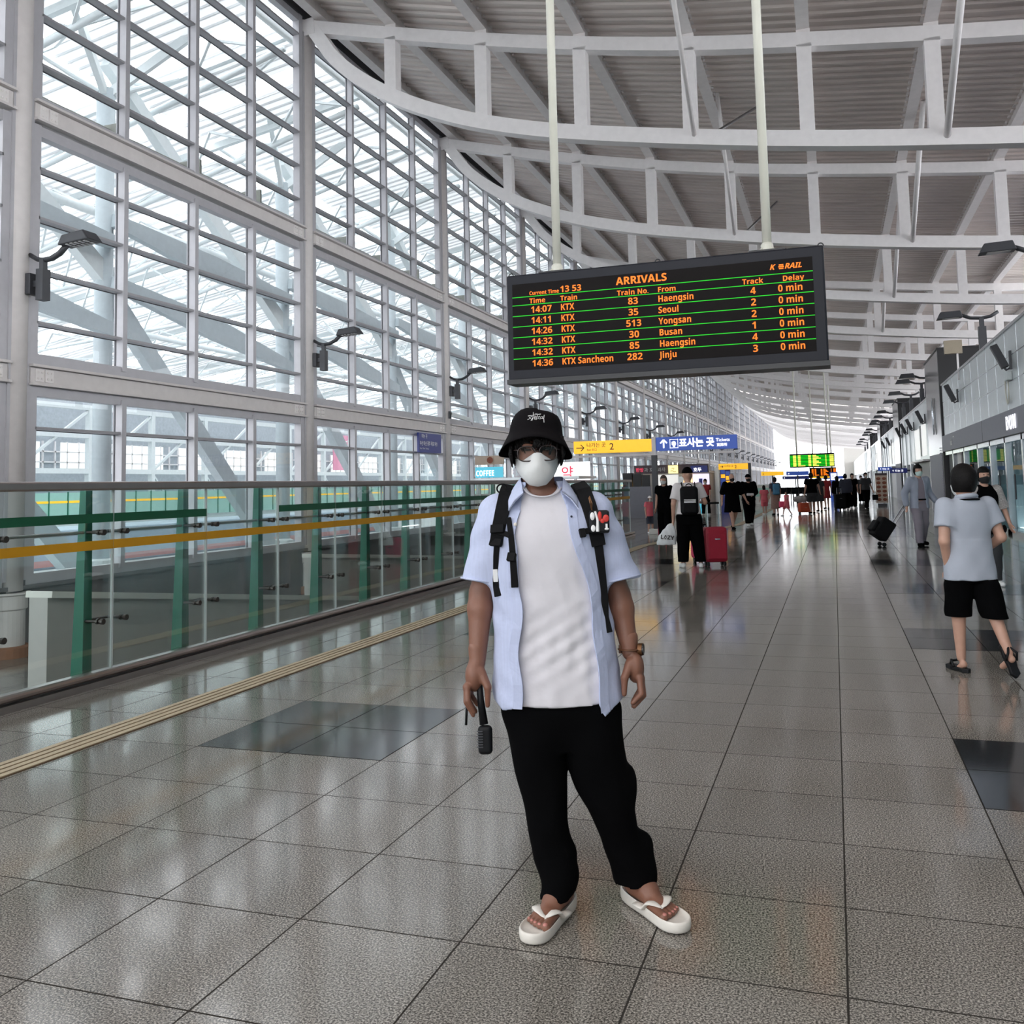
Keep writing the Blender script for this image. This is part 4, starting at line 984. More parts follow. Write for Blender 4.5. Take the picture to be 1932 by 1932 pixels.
# floodlights on poles along the right
def make_pole_lamp():
    r = thing('floodlight', '', 'floodlight')
    MB().box(-0.1, 0.1, -0.1, 0.1, 0, 0.75).build('post', 'lamp', r); MB().box(-0.06, 0.06, -0.06, 0.06, 0.75, 1.0).build('post_top', 'lamp', r)
    MB().tube([(0.45, 0, 1.16), (0.25, 0, 1.04), (0, 0, 1.0), (-0.3, 0, 1.03), (-0.55, 0, 1.14)], 0.04, 8, flat=1.5).build('arm', 'lamp', r, smooth=True)
    b = MB().hexa([(-0.5, -0.17, 1.06), (-1.2, -0.18, 1.04), (-1.2, 0.18, 1.04), (-0.5, 0.17, 1.06), (-0.56, -0.14, 1.26), (-1.1, -0.15, 1.24), (-1.1, 0.15, 1.24), (-0.56, 0.14, 1.26)]); b.build('head', 'lamp', r, bevel=0.02)
    b = MB().hexa([(-0.6, -0.1, 1.05), (-1.05, -0.11, 1.035), (-1.05, 0.11, 1.035), (-0.6, 0.1, 1.05), (-0.6, -0.1, 1.06), (-1.05, -0.11, 1.05), (-1.05, 0.11, 1.05), (-0.6, 0.1, 1.06)]); b.build('lens', 'lamp_lens', r)
    return r
pl0 = make_pole_lamp(); yy = [21.6, 30.2] + [47.5, 50.2, 57, 63, 72.5, 78, 84, 88, 98, 104, 110, 122, 130, 140]
for i, y in enumerate(yy):
    lab = ['charcoal floodlight arm entering at the right edge above the silver fascia', 'charcoal floodlight on a post on top of the silver fascia before the black lift core',
           'charcoal floodlight just beyond the nearest dark lift core', 'second charcoal floodlight beyond the nearest dark lift core', 'third charcoal floodlight beyond the nearest dark lift core'][i] if i < 5 else 'tiny charcoal floodlight in the overlapping row down the right side'
    loc = (R+0.15, y, 5.075)
    if i == 0: pl0.location = loc; pl0['label'] = lab; pl0['group'] = 'floodlights along the right side'
    else: dup(pl0, loc, lab)
# slanted speakers on the fascia
def make_speaker():
    r = thing('column_speaker', '', 'speaker'); b = MB(); b.beam((-0.36, 0.1, 0.26), (-0.14, 0, -0.3), 0.17, 0.15, up=(0, 1, 0)); b.build('casing', 'lamp', r, bevel=0.015)
    b = MB(); b.box(-0.05, 0, -0.06, 0.06, -0.35, 0.1); b.tube([(-0.02, 0, -0.3), (-0.12, 0, -0.36), (-0.24, 0, -0.2)], 0.03, 6); b.build('bracket', 'lamp', r)
    return r
s0 = make_speaker()
for i, (y, z) in enumerate(((25.0, 4.35), (35.2, 4.35), (47.5, 4.3), (54, 4.3), (58.5, 4.3), (63, 4.3), (75, 4.2), (82, 4.2))):
    lab = ['slanted grey column speaker nearest the right edge of the silver fascia', 'slanted grey column speaker on the silver fascia beside the black lift core', 'slanted dark speaker just beyond the nearest lift core', 'slanted dark speaker second beyond the nearest lift core', 'slanted dark speaker third beyond the nearest lift core', 'slanted dark speaker fourth beyond the nearest lift core'][i] if i < 6 else 'tiny dark speaker far down the right side'
    if i == 0: s0.location = (R, y, z); s0['label'] = lab; s0['group'] = 'column speakers'
    else: dup(s0, (R, y, z), lab)
e = thing('junction_box', 'tan box on a white stalk in front of the black lift core', 'box', (R-0.02, 34.6, 4.9))
MB().box(-0.03, 0.03, -0.03, 0.03, -0.2, 0.75).build('stalk', 'white_steel', e); MB().box(-0.4, 0.15, -0.1, 0.1, 0.7, 1.15).build('casing', 'tan', e)
e = thing('cable_loop', 'white junction box with a hanging cable loop on the fascia by the nearest speaker', 'cable', (R, 25.2, 3.85))
MB().box(-0.12, 0, -0.2, 0.2, -0.1, 0.12).build('casing', 'ext_white', e, bevel=0.02); MB().tube([(-0.04, 0.4+0.2*math.cos(t), -0.25+0.38*math.sin(t)) for t in np.linspace(0, 2*PI, 18)], 0.018, 6).build('cable', 'cream_pole', e)
# blue hanging signs, menu stand, wheelchairs, mirror
for i, (x, y, z, l) in enumerate(((3.0, 72, 1.98, 'small bright blue hanging sign on the right side of the hall'), (3.15, 60, 1.75, 'small navy hanging sign over the menu stand'))):
    r = sign('hanging_sign', l, (x, y, z), 0.95, 0.28, 'blue_sign' if i == 0 else 'navy_sign', [('↑ 타는 곳', 0.12, 0.08, 0.15, 'white_lit')]); MB().box(0.9, 1.2, 0.05, 0.1, 0.1, 0.18).build('bracket', 'lamp', r)
mn = thing('menu_stand', 'cream menu stand with two columns of food pictures by the right wall', 'menu stand', (2.35, 53.4, 0))
MB().box(-0.3, 0.3, 0, 0.06, 0.18, 1.62).build('panel', 'menu', mn); MB().box(-0.22, 0.22, -0.12, 0.2, 0, 0.14).build('base', 'lamp', mn); MB().box(-0.3, 0.3, -0.01, 0.07, 1.62, 1.74).build('header', 'maroon', mn)
b = MB()
for i in range(6):
    for s in (-0.14, 0.14): b.ell((s, -0.005, 1.45-0.22*i), (0.11, 0.012, 0.08), 8, 5)
b.build('food_picture', 'menu_pic', mn)
def make_wheelchair():
    r = thing('wheelchair', '', 'wheelchair')
    for s in (-0.28, 0.28): MB().tube([(s, 0.3*math.cos(t), 0.3+0.3*math.sin(t)) for t in np.linspace(0, 2*PI, 17)], 0.03, 6).build('wheel', 'charcoal_rubber', r)
    MB().box(-0.25, 0.25, -0.25, 0.2, 0.45, 0.52).build('seat', 'black_nylon', r); MB().box(-0.25, 0.25, 0.18, 0.24, 0.5, 0.95).build('backrest', 'black_nylon', r)
    b = MB()
    for s in (-0.25, 0.25): b.tube([(s, 0.35, 0.95), (s, 0.22, 0.9), (s, 0.2, 0.5), (s, -0.3, 0.5), (s, -0.42, 0.1)], 0.02, 6)
    b.build('frame', 'steel_dark', r)
    return r
wc = make_wheelchair()
for i in range(6):
    lab = 'black wheelchair parked in the distant row below the far yellow sign'
    if i == 0: wc.location = (-3.6, 72, 0); wc['label'] = lab; wc['group'] = 'wheelchairs parked in a row'
    else: dup(wc, (-3.6+0.42*i, 72+0.6*(i % 2), 0), lab)
# ================================================================ people in the hall
def hand_fn(w, d, side, th, s=1.0, curl=0.5):
    # w wrist, d unit direction of the hand, th unit direction toward the thumb
    w = np.array(w, float); d = np.array(d, float); d /= np.linalg.norm(d)
    th = np.array(th, float); th -= d*(th@d); th /= np.linalg.norm(th); pn = np.cross(d, th)*side
    L = []
    for k, (o, l) in enumerate(((0.03, 0.068), (0.01, 0.076), (-0.011, 0.07), (-0.03, 0.055))):
        a = w+d*0.088*s+th*o*s; m = a+d*l*0.5*s+pn*0.012*curl*s; e = m+d*l*0.45*s*(1-0.3*curl)+pn*0.03*curl*s
        L.append((a, m, e))
    t0 = w+d*0.03*s+th*0.03*s; t1 = w+d*0.07*s+th*0.056*s+pn*0.01*s; t2 = t1+d*0.034*s+th*0.004*s+pn*0.008*s
    def fn(P):
        r = f_cap(P, w-d*0.04*s, w+d*0.02*s, 0.026*s, 0.026*s)
        R = np.stack([th, pn, d], 1)
        r = smin(r, f_ell(P, w+d*0.055*s, (0.042*s, 0.019*s, 0.055*s), R), 0.012*s)
        for a, m, e in L:
            r = smin(r, np.minimum(f_cap(P, a, m, 0.0095*s, 0.009*s), f_cap(P, m, e, 0.009*s, 0.0075*s)), 0.004*s)
        r = smin(r, f_cap(P, t0, t1, 0.014*s, 0.011*s), 0.01*s); return smin(r, f_cap(P, t1, t2, 0.011*s, 0.008*s), 0.004*s)
    return fn
def person(label, loc, rz, H=1.7, skin='skin_fair', top=None, bottom=None, shoe='white_shoe', hair='hair', long_hair=False, mask=None, cap=None, stride=0.0, lean=0.0,
           arms=None, h=0.014, build=1.0, group=None, dress=None, cat='person', bald=False, jacket=None, vest=None, feet=None, hs=1.0):
    s = H/1.72; root = thing('person', label, cat, loc, rz, group)
    V = lambda x, y, z: np.array((x*s, y*s, z*s))
    q = stride
    hipz = 0.88 - abs(q)*0.09
    J = {}
    J['hipL'] = V(-0.085*build, 0, hipz); J['hipR'] = V(0.085*build, 0, hipz)
    F = feet or {'L': (-0.10, -q, 0.0), 'R': (0.10, q*0.9, 0.06*min(1, abs(q)*2.5) if q else 0.0)}
    for S in 'LR':
        x, y, z = F[S]; J['ank'+S] = V(x, y+0.02, z+0.085)
        hp = J['hip'+S]; m = (hp+J['ank'+S])/2; J['knee'+S] = m+V(0, -0.03-0.18*abs(q)*(1 if S == 'R' else 0.2), 0.0)
    shz = 1.40
    for S, sg in (('L', -1), ('R', 1)):
        J['sh'+S] = V(sg*0.175*build, lean*0.1, shz)
        if arms and S in arms: e, w = arms[S]; J['el'+S] = V(*e); J['wr'+S] = V(*w)
        else:
            sw = (q*0.6 if S == 'L' else -q*0.6)
            J['el'+S] = V(sg*0.215*build, 0.03+sw*0.6, 1.12); J['wr'+S] = V(sg*0.225*build, -0.04+sw*1.2, 0.87)
    hc = V(0, -0.02-lean*0.05, 1.595)
    def head(P, g=0.0):
        d = f_ell(P, hc+V(0, 0.012, 0.02), (0.076*s*hs+g, 0.094*s*hs+g, 0.105*s*hs+g)); d = smin(d, f_ell(P, hc+V(0, -0.018, -0.05), (0.06*s*hs+g, 0.075*s*hs+g, 0.078*s*hs+g)), 0.04*s)
        return d
    def torso(P, g=0.0):
        b = build
        return f_loft(P, [(0.82*s, 0, 0.01, 0.16*s*b+g, 0.105*s*b+g), (0.95*s, 0, 0.0, 0.155*s*b+g, 0.105*s*b+g), (1.08*s, 0, 0.0, 0.145*s*b+g, 0.098*s*b+g), (1.25*s, 0, 0.0, 0.168*s*b+g, 0.112*s*b+g), (1.36*s, 0, 0.005, 0.175*s*b+g, 0.1*s*b+g), (1.42*s, 0, 0.012, 0.13*s*b+g, 0.075*s+g), (1.455*s+g*0.5, 0, 0.012, 0.06*s+g, 0.055*s+g)])
    def arm(P, S, g=0.0, upto=1.0):
        a, e, w = J['sh'+S], J['el'+S], J['wr'+S]
        d = f_cap(P, a, e, 0.05*s*build+g, 0.04*s*build+g)
        return smin(d, f_cap(P, e, w, 0.04*s*build+g, 0.027*s+g), 0.015)
    def leg(P, S, g=0.0, gk=0.0):
        return smin(f_cap(P, J['hip'+S], J['knee'+S], 0.088*s*build+g, 0.055*s*build+g+gk), f_cap(P, J['knee'+S], J['ank'+S], 0.055*s*build+g+gk, 0.036*s+g+gk), 0.02)
    def toe_dir(S): return V(-0.03 if S == 'L' else 0.03, -0.14, 0) if F[S][2] < 0.03 else V(0, -0.09, -0.075)
    def foot(P, S, g=0.0):
        a = J['ank'+S]; t = a+toe_dir(S)+V(0, 0, -0.055); hl = a+V(0, 0.035, -0.05)
        return f_cap(P, hl, t, 0.033*s+g, 0.03*s+g)
    def body(P):
        d = torso(P); d = smin(d, f_cap(P, V(0, 0.01, 1.40), hc+V(0, 0.01, -0.05), 0.055*s, 0.052*s), 0.03*s); d = smin(d, head(P), 0.015*s)
        d = smin(d, f_ell(P, hc+V(0, -0.1, -0.015), (0.014*s, 0.018*s, 0.024*s)), 0.012*s)
        for x in (-1, 1): d = smin(d, f_ell(P, hc+V(x*0.078, 0.01, -0.01), (0.01*s, 0.02*s, 0.032*s)), 0.006*s)
        for S in 'LR':
            d = smin(d, arm(P, S), 0.02*s); d = smin(d, leg(P, S), 0.03*s); d = smin(d, foot(P, S, -0.004), 0.02*s)
        return d
    pts = np.array([J[k] for k in J]+[hc]); lo = pts.min(0)-0.14*s; hi = pts.max(0)+0.14*s; lo[2] = -0.01; lo[1] -= 0.12; hi[1] += 0.06
    hands = []
    for S, sg in (('L', 1), ('R', -1)):
        w = J['wr'+S]; dd = w-J['el'+S]; dd = dd/np.linalg.norm(dd); hands.append((hand_fn(w, dd, sg, (0, -1, 0.1), s), w-0.13*s+dd*0.07*s, w+0.13*s+dd*0.07*s, min(h*0.5, 0.006)))
    sdf_obj('body', body, lo, hi, h, skin, root, hands)
    # eyes
    if h < 0.02 and not long_hair:
        b = MB()
        for x in (-0.03, 0.03): b.ell(tuple(hc+V(x, -0.088, 0.012)), (0.012*s, 0.006*s, 0.005*s), 8, 5)
        b.build('eye', 'eye', root, smooth=True)
    if not bald:
        def hairf(P):
            d = head(P, 0.016*s); face = np.maximum(P[..., 1]-(hc[1]-0.045*s), P[..., 2]-(hc[2]+0.055*s)); cut = np.maximum(-face, (hc[2]-0.02*s)-P[..., 2]-np.where(P[..., 1] > hc[1]+0.04*s, 0.06*s, 0))
            d = np.maximum(d, np.maximum(np.minimum((hc[2]+0.045*s)-P[..., 2], (hc[1]-0.02*s)-P[..., 1]), (hc[2]-(0.09 if True else 0)*s)-P[..., 2]))
            if long_hair: d = smin(d, np.maximum(f_ell(P, hc+V(0, 0.05, -0.09), (0.088*s, 0.055*s, 0.14*s)), (hc[1]-0.01*s)-P[..., 1]), 0.03*s)
            return d
        sdf_obj('hair', hairf, hc-V(0.13, 0.14, 0.26), hc+V(0.13, 0.16, 0.17), min(h, 0.011), hair, root)
    if mask:
        def mf(P):
            d = head(P, 0.009*s); d = smin(d, f_ell(P, hc+V(0, -0.098, -0.025), (0.02*s, 0.022*s, 0.03*s)), 0.02*s)
            return np.maximum(np.maximum(d, P[..., 1]-(hc[1]-0.01*s)), np.maximum(P[..., 2]-(hc[2]-0.005*s-0.35*np.abs(P[..., 0]-hc[0])), (hc[2]-0.115*s)-P[..., 2]))
        sdf_obj('face_mask', mf, hc-V(0.11, 0.16, 0.15), hc+V(0.11, 0.05, 0.05), min(h*0.7, 0.008), mask, root)
    if cap:
        def cf(P):
            d = np.maximum(head(P, 0.022*s), (hc[2]+0.035*s)-P[..., 2])
            br = np.maximum(f_ell(P, hc+V(0, -0.1, 0.045), (0.085*s, 0.09*s, 0.02*s)), np.abs(P[..., 2]-(hc[2]+0.045*s)+0.15*np.abs(P[..., 0]))-0.006)
            return smin(d, br, 0.008)
        sdf_obj('cap', cf, hc-V(0.13, 0.22, 0.0), hc+V(0.13, 0.14, 0.18), min(h*0.7, 0.008), cap, root)
    def upper(m, frac, hem, ease, name, opening=None, flare=0.02):
        def fn(P):
            z = P[..., 2]; g = ease*s
            d = torso(P, g); hemw = f_loft(P, [(hem*s, 0, 0.0, (0.165*build+flare)*s+g, (0.11*build+flare)*s+g), (1.1*s, 0, 0, 0.15*s*build+g, 0.1*s*build+g)]); d = smin(d, hemw, 0.02) if hem < 0.95 else d
            for S in 'LR':
                a, e, w = J['sh'+S], J['el'+S], J['wr'+S]
                if frac <= 1: c = f_cap(P, a+(e-a)*0.03, a+(e-a)*frac, 0.053*s*build+g, (0.062-0.005*frac)*s*build+g); ax = (e-a)/np.linalg.norm(e-a); c = np.maximum(c, (P-(a+(e-a)*frac))@ax)
                else:
                    en = e+(w-e)*(frac-1); c = smin(f_cap(P, a, e, 0.055*s*build+g, 0.047*s+g), f_cap(P, e, en, 0.047*s+g, 0.036*s+g), 0.02)
                if frac > 0: d = smin(d, c, 0.05*s)
            d = np.maximum(d, hem*s-z); d = np.maximum(d, -f_ell(P, V(0, -0.05, 1.48), (0.065*s, 0.075*s, 0.05*s)))
            fold = 0.003*s*np.sin(38*P[..., 0]+9*z)*np.sin(22*z+14*P[..., 1]); d = d+fold*np.clip((1.35*s-z)*3, 0, 1)
            if opening: d = np.maximum(d, -np.maximum(np.abs(P[..., 0])-np.interp(z, [hem*s, 1.44*s], [opening[0]*s, opening[1]*s]), P[..., 1]+0.02*s))
            return d
        return sdf_obj(name, fn, lo-0.03, hi*np.array((1, 1, 0))+np.array((0.03, 0.03, 1.52*s)), h, m, root)
    if top: upper(top[0], top[1], top[2], top[3], 'shirt')
    if jacket: upper(jacket[0], jacket[1], jacket[2], jacket[3], 'jacket', opening=(0.1, 0.05))
    if vest: upper(vest, 0, 0.75, 0.022, 'vest')
    if bottom:
        m, length, ease = bottom  # length: z of the cuff
        def bf(P):
            z = P[..., 2]; g = ease*s
            d = f_loft(P, [(0.74*s, 0, 0.005, 0.16*s*build+g, 0.1*s*build+g), (0.99*s, 0, 0.0, 0.155*s*build+g, 0.105*s*build+g)])
            for S in 'LR': d = smin(d, leg(P, S, g+0.01*s, 0.012*s), 0.012*s)
            d = d+0.003*np.sin(30*z)*np.sin(25*P[..., 0]); tz = min(0.99, top[2]+0.06) if top else 0.99; d = d+np.clip((z-(tz-0.1)*s)*0.3, 0, 0.03); return np.maximum(np.maximum(d, z-tz*s), length*s-z)
        sdf_obj('shorts' if length > 0.3 else 'trousers', bf, lo-0.03, hi*np.array((1, 1, 0))+np.array((0.03, 0.03, 1.02*s)), h, m, root)
    if dress:
        m, hem, fr = dress
        def df(P):
            d = torso(P, 0.02*s); d = smin(d, f_loft(P, [(hem*s, 0, 0, 0.21*s*build, 0.16*s*build), (0.8*s, 0, 0, 0.185*s*build, 0.13*s*build), (1.05*s, 0, 0, 0.16*s*build, 0.115*s*build)]), 0.03)
            for S in 'LR': a, e = J['sh'+S], J['el'+S]; d = smin(d, f_cap(P, a, a+(e-a)*fr, 0.07*s*build, 0.07*s*build), 0.03)
            d = np.maximum(d, -f_ell(P, V(0, -0.05, 1.48), (0.06*s, 0.07*s, 0.05*s))); return np.maximum(d, hem*s-P[..., 2])
        sdf_obj('dress', df, lo-0.05, hi*np.array((1, 1, 0))+np.array((0.05, 0.05, 1.52*s)), h, m, root)
    if shoe:
        for S in 'LR':
            a = J['ank'+S]
            def sf_(P, S=S, a=a):
                d = foot(P, S, 0.008*s); t = a+toe_dir(S)+V(0, 0, -0.055); d = smin(d, f_cap(P, a+V(0, 0.01, -0.03), t, 0.038*s, 0.03*s), 0.02); return np.maximum(d, P[..., 2]-(a[2]+0.005*s))
            bb = MB().add(solid(sf_, a-V(0.1, 0.24, 0.17), a+V(0.1, 0.12, 0.05), min(h, 0.012)))
            if F[S][2] < 0.03: bb.v = [(x, y, max(z, 0.002)) for x, y, z in bb.v]
            bb.build('shoe', shoe, root, smooth=True)
    root['_'] = 0; del root['_']
    return root, J, hc
def place(b): return b
FACE = PSI            # facing the camera
AWAY = PSI + PI       # walking away
# ---- man in grey polo walking away at right
pr, J, hc = person('man walking away in pale grey polo, black shorts and black flip flops at right', (0.95, 8.02, 0), AWAY+0.1, 1.555, 'skin_fair', top=('grey_polo', 0.62, 0.77, 0.02), bottom=('black_cloth', 0.46, 0.022), shoe=None, hair='hair', mask='mask', stride=0.0, h=0.009, build=1.08, hs=1.17,
    arms={'R': ((0.24, 0.05, 1.1), (0.17, -0.04, 0.86)), 'L': ((-0.26, 0.06, 1.12), (-0.22, -0.16, 0.98))}, feet={'R': (0.1, -0.06, 0.03), 'L': (-0.12, 0.26, 0.12)})
s_ = 1.555/1.72
c = MB().tube([(0.068*math.cos(t), 0.012+0.07*math.sin(t), 1.325+0.012*math.sin(t)) for t in np.linspace(0, 2*PI, 25)], [0.018]*25, 8, flat=1.0); c.build('collar', 'grey_polo', pr, smooth=True)
MB().tube([(0.088*math.cos(t), 0.016+0.088*math.sin(t), 1.302+0.006*math.sin(t)) for t in np.linspace(0, 2*PI, 25)], 0.008, 6).build('collar_stripe', 'black_cloth', pr, smooth=True)
MB().ell((-0.285*s_, 0.07, 1.19*s_), (0.012, 0.028, 0.03)).build('sleeve_badge', 'black_cloth', pr)
def flip(root, a, tilt, nm='flip_flop'):
    o = thing(nm, None, None); o.parent = root; o.location = a
    poly = [(0.04, -0.12), (0.045, -0.04), (0.032, 0.05), (0.036, 0.1), (0.0, 0.13), (-0.036, 0.1), (-0.032, 0.05), (-0.045, -0.04), (-0.04, -0.12), (0.0, -0.145)]
    MB().prism(poly, lambda x, y, t: (x, y, t), 0.0, 0.032).build('sole', 'charcoal_rubber', o, bevel=0.006)
    MB().tube([(0.042, 0.0, 0.03), (0.034, -0.04, 0.075), (0.006, -0.09, 0.06), (0.004, -0.1, 0.03)], 0.01, 6).tube([(-0.042, 0.0, 0.03), (-0.034, -0.04, 0.075), (-0.002, -0.09, 0.06)], 0.01, 6).build('strap', 'charcoal_rubber', o, smooth=True)
    o.rotation_euler = (tilt, 0, 0); return o
a = J['ankR']; flip(pr, (a[0]+0.0, a[1]-0.04, 0.0), 0); a = J['ankL']; flip(pr, (a[0], a[1]+0.0, a[2]-0.07), -1.05)
# ---- woman facing us in black vest behind him
person('woman in black sleeveless vest over patterned blouse and black mask behind polo man', (1.92, 14.2, 0), FACE-0.1, 1.6, 'skin_fair', top=('floral', 1.0, 0.8, 0.018), vest='black_cloth', bottom=('char_cloth', 0.08, 0.02), mask='mask_dark', hair='hair', h=0.011, build=1.0, arms={'R': ((0.27, 0.03, 1.12), (0.30, -0.06, 0.9))})
# ---- man in suit with trolley
sp_, J, hc = person('man in grey blue suit jacket pulling a black trolley bag, pale green mask', (1.72, 22.2, 0), FACE+0.12, 1.75, 'skin_fair', top=('mauve_tee', 0.5, 0.96, 0.012), jacket=('suit', 1.93, 0.80, 0.024), bottom=('suit_trouser', 0.07, 0.02), shoe='black_cloth', mask='mask_green', hair='hair', h=0.011, build=1.0, stride=0.14,
    arms={'L': ((-0.29, 0.06, 1.12), (-0.30, 0.0, 0.87)), 'R': ((0.27, 0.08, 1.13), (0.34, -0.06, 0.94))})
MB().tube([(0.172*math.cos(t), 0.125*math.sin(t), 1.0) for t in np.linspace(PI, 2*PI, 13)], 0.016, 6, flat=1.3).build('belt', 'black_cloth', sp_)
tb = thing('trolley_bag', 'black soft trolley bag tilted on its wheels behind the suited man', 'suitcase', (0.86, 22.15, 0), PSI)
tb.rotation_euler = (0, 0, PSI)
def tl(x, z, y=0.0):   # tilted frame
    c, n = math.cos(0.62), math.sin(0.62); return (0.02+x*c+z*n, y, 0.03-x*n*1.0+z*c+0.06)
b = MB(); P = [tl(x, z, y) for z in (0.04, 0.5) for x, y in ((-0.28, -0.18), (0.06, -0.18), (0.06, 0.18), (-0.28, 0.18))]; b.hexa(P); b.build('body', 'black_nylon', tb, bevel=0.04)
b = MB(); P = [tl(x, z, y) for z in (0.1, 0.36) for x, y in ((-0.35, -0.15), (-0.27, -0.15), (-0.27, 0.15), (-0.35, 0.15))]; b.hexa(P); b.build('front_pocket', 'black_nylon', tb, bevel=0.03)
MB().tube([tl(0.03, 0.5, -0.09), tl(0.03, 0.98, -0.09), tl(0.03, 0.98, 0.09), tl(0.03, 0.5, 0.09)], 0.014, 8).build('handle', 'silver_hi', tb)
for y in (-0.13, 0.13): MB().tube([(0.06, y-0.02, 0.045), (0.06, y+0.02, 0.045)], 0.045, 12).build('wheel', 'charcoal_rubber', tb)
# ---- man with backpack, seen from behind
bp_, J, hc = person('man in white T-shirt and black cap seen from behind beside a red suitcase', (-2.45, 16.75, 0), AWAY-0.1, 1.74, 'skin_fair', top=('white_cloth', 0.75, 0.92, 0.022), bottom=('black_cloth', 0.1, 0.032), shoe='white_shoe', mask='mask', cap='black_cloth', bald=True, h=0.010, build=1.05,
    arms={'R': ((0.26, 0.03, 1.1), (0.27, -0.02, 0.84)), 'L': ((-0.28, 0.02, 1.12), (-0.22, -0.22, 1.12))}, feet={'R': (0.13, 0.02, 0.0), 'L': (-0.17, 0.03, 0.0)})
def backpack(label, loc, rz, m, s=1.0, stripes=False, straps=True):
    r = thing('backpack', label, 'backpack', loc, rz)
    sdf_obj('body', lambda P: smin(f_box(P, (0, 0.2*s, 1.17*s), (0.155*s, 0.075*s, 0.25*s), 0.07*s), f_box(P, (0, 0.275*s, 1.07*s), (0.125*s, 0.05*s, 0.12*s), 0.04*s), 0.02), (-0.25*s, 0.02, 0.8*s), (0.25*s, 0.42*s, 1.5*s), 0.012, m, r)
    b = MB()
    for x in (-0.11, 0.11): b.tube([(x*s, 0.17*s, 1.39*s), (x*1.05*s, 0.08*s, 1.47*s), (x*1.1*s, -0.06*s, 1.45*s), (x*1.15*s, -0.14*s, 1.33*s), (x*1.2*s, -0.13*s, 1.12*s), (x*1.3*s, 0.1*s, 0.98*s)], 0.028*s, 8, flat=0.35, up=(1, 0, 0))
    b.build('strap', m, r, smooth=True)
    b = MB().tube([(0.05*s*math.cos(t), 0.2*s, 1.42*s+0.04*s*math.sin(t)) for t in np.linspace(0, PI, 8)], 0.009*s, 6); b.build('top_loop', m, r)
    if stripes:
        b = MB()
        for i in range(3): b.box(-0.1, 0.1, 0.325, 0.333, 1.135+0.022*i, 1.147+0.022*i)
        b.build('white_stripe', 'white_ink', r)
    return r
backpack('black backpack with three white stripes worn by the man in the black cap', (-2.45, 16.75, 0), AWAY-0.1, 'black_nylon', 1.0, True)
w = Matrix.Rotation(AWAY-0.1, 4, 'Z')@Vector(J['wrR'])
bg_ = thing('shopping_bag', 'white plastic bag printed LAZY hanging from the hand of the backpack man', 'bag', (-2.45+w.x-0.05, 16.75+w.y, 0), FACE)
sdf_obj('sack', lambda P: f_loft(P, [(0.40, -0.08, 0, 0.17, 0.075), (0.47, -0.08, 0, 0.18, 0.09), (0.6, -0.05, 0, 0.14, 0.07), (0.72, 0, 0, 0.075, 0.035), (0.77, 0, 0, 0.03, 0.02)], 2.6)+0.003*np.sin(60*P[..., 0]+20*P[..., 2]), (-0.31, -0.15, 0.36), (0.26, 0.15, 0.8), 0.011, 'plastic_bag', bg_)
text('lettering', heavy('LAZY'), 0.098, 'black_ink', bg_, (-0.09, -0.118, 0.50), (PI/2-0.1, 0.12, 0), 'CENTER', 0.001)
def suitcase(label, loc, rz, m, w_=0.42, h_=0.62, d_=0.24, handle=0.42, group=None):
    r = thing('suitcase', label, 'suitcase', loc, rz, group)
    MB().box(-w_/2, w_/2, -d_/2, d_/2, 0.07, 0.07+h_).build('body', m, r, bevel=0.06)
    MB().box(-w_/2+0.04, w_/2-0.04, -d_/2-0.03, -d_/2, 0.13, 0.07+h_-0.1).build('front_panel', m, r, bevel=0.025)
    MB().box(-0.05, 0.05, -d_/2-0.036, -d_/2-0.03, 0.07+h_-0.22, 0.07+h_-0.2).build('badge', 'silver_hi', r)
    MB().tube([(-0.1, 0.03, 0.05+h_), (-0.1, 0.03, 0.07+h_+handle), (0.1, 0.03, 0.07+h_+handle), (0.1, 0.03, 0.05+h_)], 0.012, 8).build('telescopic_handle', 'silver_hi', r)
    MB().box(-0.12, 0.12, 0.01, 0.05, 0.05+h_+handle, 0.085+h_+handle).build('grip', 'black_nylon', r, bevel=0.01)
    for x in (-w_/2+0.06, w_/2-0.06):
        for y in (-d_/2+0.05, d_/2-0.05): MB().tube([(x-0.015, y, 0.04), (x+0.015, y, 0.04)], 0.04, 10).build('wheel', 'charcoal_rubber', r)
    return r
suitcase('red fabric suitcase with raised handle beside the backpack man', (-2.06, 17.05, 0), FACE+0.15, 'red_case')
suitcase('bright pink suitcase half hidden behind the legs of the backpack man', (-2.42, 17.9, 0), FACE, 'pink_case', 0.36, 0.42, 0.2, 0.2)
suitcase('dark red suitcase behind the dark sign post', (-4.3, 25.0, 0), FACE, 'red_case', 0.36, 0.5, 0.2, 0.2)
